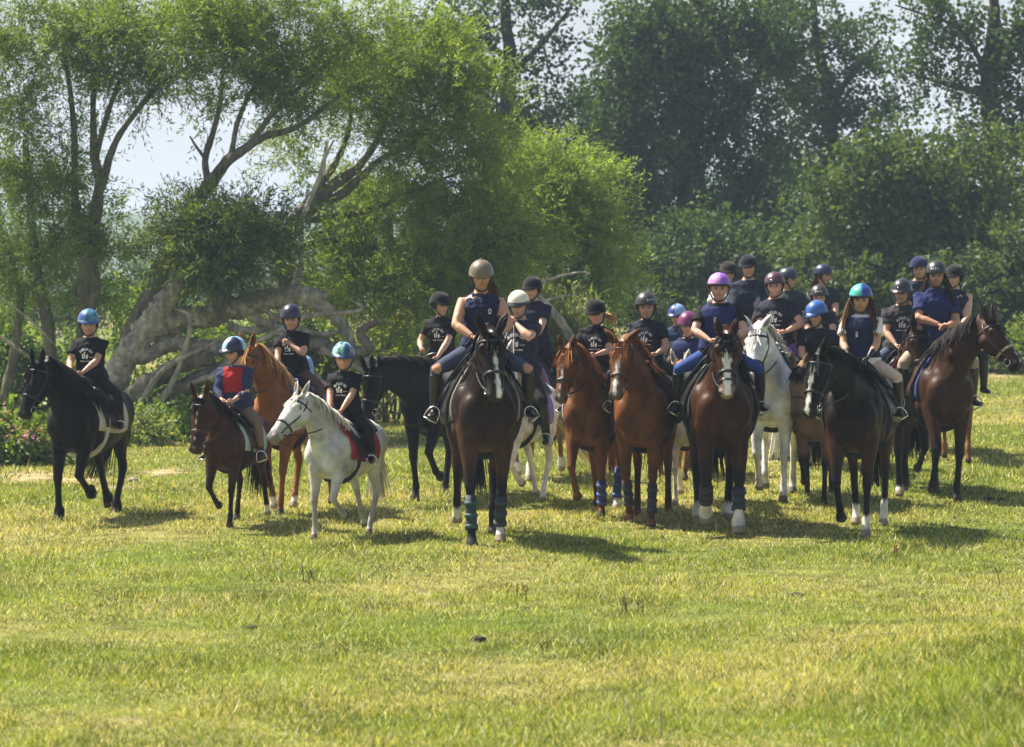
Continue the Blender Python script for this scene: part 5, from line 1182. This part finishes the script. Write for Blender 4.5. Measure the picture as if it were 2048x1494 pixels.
  dict(top=622, yaw=4, pitch=6, shirt=(.012, .014, .03), vest=(.02, .03, .10), tag=(-.04, .33), trousers=DK, hat=hat((.16, .025, .10), mat='silk', peak=.02, peakc=(.05, .01, .03)), hair=(.3, .18, .08), label='child in plum hat and navy body protector peeping between two riders', vox=1.2)),
 (dict(px=1352, Y=34.8, turn=5, w=1.36, ne=36, hp=66, coat=(.10, .05, .03), hidden=True, vox=.034, legs=W1, label='brown pony hidden behind the plum hatted child', saddle=None, mane_full=.5),
  dict(top=607, yaw=18, pitch=8, shirt=(.02, .035, .09), trousers=DK, hat=hat((.03, .05, .24), c2=(.22, .36, .62), quarter=True, mat='silk', peak=.05, peakc=(.02, .03, .1)), vox=1.4, label='child in blue and pale blue quartered hat behind the plum hat')),
 (dict(px=1444, py=1066, turn=0, w=1.63, ne=43, ny=1, hp=70, coat=(.044, .0155, .0055), points=PTS, muzzle=(.30, .20, .17), bw=1.05, bone=1.18, feather=True, legs=[(.18, 0, 0), (-.08, .07, 55), (-.1, 0, 0), (.2, 0, 0)], socks=(.24, .25, .2, .2), hoof=(.2, .15, .1), blaze=BLAZE(.052), wrap_end=.72, boots={0: (.015, .018, .03), 1: (.012, .012, .014)}, flash=True, forelock=1.6, pad=(.014, .014, .015), earlen=.8, tail_len=.8,
       label='bay horse with broad white blaze and white feathered feet walking straight ahead', saddle='black saddle on the broad blazed bay horse'),
  dict(top=545, yaw=1, pitch=2, shirt=(.008, .008, .010), vest=(.018, .025, .10), tag=(-.05, .36), trousers=(.03, .07, .25), chaps=(.012, .012, .016), hat=hat((.52, .25, .58), c2=(.26, .10, .55), band=(.012, .011, .014), mat='silk'), hair=(.4, .25, .11), skin=(.58, .32, .23), handR=(.36, -.12, .14), handL=(.36, .12, .14), poleR=(-.1, -1, -.3), poleL=(-.1, 1, -.3), legout=1.0, footout=.05, label='woman in lilac and purple hat with navy body protector and blue breeches')),
 (dict(px=1542, py=1004, turn=9, w=1.60, ne=40, ny=12, hp=66, hy=8, coat=(.74, .73, .72), dapple=.08, points=(.58, .56, .55), muzzle=(.46, .28, .26), legs=[(.12, 0, 0), (-.06, .10, 60), (-.05, 0, 0), (.1, .06, 40)], mane=(.72, .70, .66), forelock=.6, mane_len=.15, tail=(.7, .68, .62), hoof=(.16, .14, .12), flash=True, pad=(.02, .10, .09), earout=1.6,
       label='tall white horse with black bridle behind the blazed bay', saddle='saddle with dark green pad on the tall white horse'),
  dict(top=543, yaw=4, pitch=3, shirt=(.018, .018, .032), print=True, trousers=(.22, .11, .34), chaps=DK, hat=hat((.07, .03, .05), band=(.02, .014, .018), badge=True), hair=(.28, .06, .10), skin=(.56, .29, .21), build=1.1, handL=(.34, .16, .15), handR=(.34, .02, .14), poleL=(-.1, 1, -.3), label='woman in dark maroon hat and navy printed shirt on the white horse')),
 (dict(px=1628, py=1008, turn=9, w=1.32, hd=1.12, ne=34, ny=14, hp=68, coat=(.17, .10, .05), points=PTS, muzzle=(.05, .035, .025), legs=W3, forelock=2, mane_full=1.4, pad=(.08, .04, .12), vox=.024, label='dun pony with black mane between the white horse and the dark bay', saddle='saddle on the dun pony behind the dark bay'),
  dict(top=600, yaw=28, pitch=14, shirt=(.012, .013, .022), trousers=DK, chaps=DK, hat=hat((.04, .12, .40), mat='silk', peak=.05, peakc=(.03, .07, .25)), hair=(.07, .035, .02), label='boy in plain blue hat looking down to the left', vox=1.2)),
 (dict(px=1706, py=1072, turn=14, w=1.55, ne=32, ny=26, hp=68, hy=20, coat=(.0085, .0055, .0048), points=PTS, belly=(.07, .025, .012), muzzle=(.025, .018, .016), legs=[(.12, 0, 0), (-.02, .10, 65), (.02, 0, 0), (-.12, 0, 0)], socks=(.20, 0, .26, .22), blaze=BLAZE(.026), forelock=.6, mane_len=.16, pad=(.015, .015, .02),
       label='nearly black horse with a blaze and white socks in front on the right', saddle='black saddle on the nearly black horse with white socks'),
  dict(top=567, yaw=-6, pitch=6, shirt=(.72, .72, .74), vest=(.016, .020, .06), tag=(-.03, .31), trousers=(.60, .47, .38), boot=(.012, .011, .012), glove=(.012, .012, .014), hat=hat((.07, .42, .36), c2=(.03, .05, .30), band=(.012, .014, .02), mat='silk'), hair=(.10, .045, .022), hairlen='long', skin=(.50, .28, .17), handL=(.32, .12, .04), handR=(.32, -.10, .05), label='girl in teal and blue hat with long brown hair and white sleeves')),
 (dict(px=1818, py=992, turn=-3, w=1.53, ne=50, ny=-1, hp=74, hy=-2, coat=(.036, .015, .008), points=PTS, muzzle=(.02, .016, .015), legs=W2, socks=(0, .1, 0, .12), pad=(.20, .02, .05), pad_trim=(.28, .03, .06), vox=.024, forelock=1, label='brown horse with a dark upright head behind the right hand rider', saddle='saddle with dark red pad on the brown horse beside the dark bay', nl=.95),
  dict(top=557, yaw=24, pitch=6, shirt=(.035, .032, .036), print=True, trousers=(.06, .08, .13), hat=hat((.03, .026, .032), mat='silk', peak=.06, peakc=(.025, .022, .028), badge=True), hair=(.20, .09, .04), hairlen='pony', handR=(.32, -.12, .04), label='girl in faded charcoal printed shirt and peaked dark hat')),
 (dict(px=1892, py=1006, turn=-5, w=1.64, ne=44, ny=-40, hp=48, hy=-44, coat=(.038, .0145, .0055), points=PTS, muzzle=(.016, .013, .012), legs=[(-.05, 0, 0), (.08, .10, 60), (.1, 0, 0), (-.12, 0, 0)], blaze=STAR, forelock=.8, mane_len=.22, pad=(.02, .03, .11), pad_trim=(.03, .05, .2), mane_side=-1, noseband_mat=mat('pale_noseband', (.35, .27, .18), .5), brown_tack=True,
       label='bay horse with a white star turning its head right, at the right edge', saddle='saddle with navy pad on the bay horse at the right edge'),
  dict(top=521, yaw=10, pitch=6, shirt=(.016, .024, .10), sleeve=.72, collar=True, trousers=(.36, .29, .20), boot=(.03, .022, .016), hat=hat((.025, .024, .03), text='BSPS', text_at=-12), hair=(.035, .018, .012), hairlen='long', hair_fwd=(.3, -.6), skin=(.44, .22, .13), handR=(.34, -.02, .16), handL=(.34, .05, .14), poleR=(-.1, -1, -.25), footout=.05, label='woman in navy polo shirt and black lettered helmet with long dark hair')),
]
BACK = [
 (1497, 37.8, 1.52, (.08, .04, .025), dict(top=505, yaw=2, shirt=(.014, .018, .04), sleeve=1.85, hat=VEL((.010, .012, .022)), label='rider in navy sweater and black velvet hat, highest in the back row', collar=True)),
 (1456, 39.6, 1.48, (.3, .28, .26), dict(top=522, yaw=-10, shirt=(.70, .70, .70), hat=VEL((.02, .014, .016)), label='rider in white shirt half hidden behind the highest back rider')),
 (1577, 38.6, 1.46, (.12, .05, .03), dict(top=535, yaw=-70, shirt=(.03, .038, .045), hat=hat((.02, .022, .045)), handL=(.38, .35, .14), label='rider in grey green shirt and dark hat looking right in the back row')),
 (1648, 40.0, 1.48, (.10, .05, .03), dict(top=528, yaw=-60, shirt=(.03, .03, .04), hat=hat((.016, .022, .06), mat='silk'), hair=(.2, .09, .04), hairlen='pony', label='rider in navy hat with brown hair at the back behind the lettered cap')),
 (1640, 35.6, 1.38, (.5, .46, .42), dict(top=569, yaw=2, shirt=(.014, .015, .03), hat=hat((.03, .026, .032), text='BSPS', text_at=0), label='child in dark lettered cap above the blue hatted boy')),
 (1842, 38.2, 1.50, (.07, .035, .02), dict(top=512, yaw=4, shirt=(.014, .018, .05), hat=hat((.014, .022, .075), mat='velvet'), label='rider in navy velvet cap behind the right hand woman')),
 (1914, 36.6, 1.48, (.20, .08, .03), dict(top=528, yaw=26, shirt=(.014, .018, .05), sleeve=0, hat=VEL((.016, .014, .018)), hair=(.03, .02, .015), hairlen='pony', skin=(.56, .34, .25), label='rider in dark sleeveless top at the back on the far right')),
]
for px, Y, w, coat, rd in BACK:
    rd = dict(dict(trousers=DK, vox=1.4, pitch=5), **rd)
    RIDES.append((dict(px=px, Y=Y - .5 * w / 1.6, turn=4, w=w, ne=34, hp=64, coat=coat, hidden=True, vox=.034, legs=W1, mane_full=.5, label='horse in the back row carrying the ' + rd['label'].split(',')[0].split(' half')[0].split(' looking')[0].split(' at the')[0].split(' above')[0].split(' behind')[0], saddle=None), rd))
for sp, rd in RIDES:
    for q in ('coat', 'mane', 'tail', 'points'):
        if q in sp and max(sp[q]) < .02: sp[q] = tuple(x * .75 for x in sp[q])
    sp['J0'] = None; build_horse(sp); res = build_rider(sp, rd)
    if sp.get('saddle'): build_saddle(sp, res)
    if not sp.get('hidden'): build_reins(sp, res)

# the pale blue rounded bag behind the boy with the raised hand
_sp = RIDES[2][0]; bv, bf = sphere((0, 0, 0), (.10, .115, .14), 20, 14); bv = np.sign(bv) * np.abs(bv) ** .9 * .9
_l = _sp['loc'] + np.array([math.cos(_sp['rz']) * -.42 - .03, math.sin(_sp['rz']) * -.42, 1.5 * _sp['S'] + .12])
_bag = obj('bag', mk_mesh('bag', bv, bf), mat('pale_blue_nylon', (.20, .38, .66), .6, .1, 20, bump=.1), loc=_l, label='pale blue rounded bag behind the boy with the raised hand', cat='bag')
v, f = tube(np.array([(.02, .1, .12), (.0, .0, .17), (.02, -.1, .12)]), .014, 6); obj('strap', mk_mesh('strap', v, f), mat('bag_strap', (.1, .2, .4), .7), _bag)

# ------------------------------------------------------------------ haze: one box of even, pale air round the whole place
hv = np.array([(x, y, z) for x in (-620, 620) for y in (-110, 1350) for z in (-4, 26)], float)
hf = [(0, 1, 3, 2), (4, 6, 7, 5), (0, 4, 5, 1), (2, 3, 7, 6), (0, 2, 6, 4), (1, 5, 7, 3)]
hm = bpy.data.materials.new('haze'); hm.use_nodes = True; nt = hm.node_tree; nt.nodes.remove(nt.nodes['Principled BSDF'])
pv = nt.nodes.new('ShaderNodeVolumePrincipled'); pv.inputs['Color'].default_value = (.60, .77, 1.0, 1); pv.inputs['Density'].default_value = HAZE
pv.inputs['Anisotropy'].default_value = .1
nt.links.new(pv.outputs['Volume'], nt.nodes['Material Output'].inputs['Volume'])
obj('haze', mk_mesh('haze', hv, hf, smooth=False), hm, kind='stuff', label='pale blue summer haze filling the air', cat='haze')
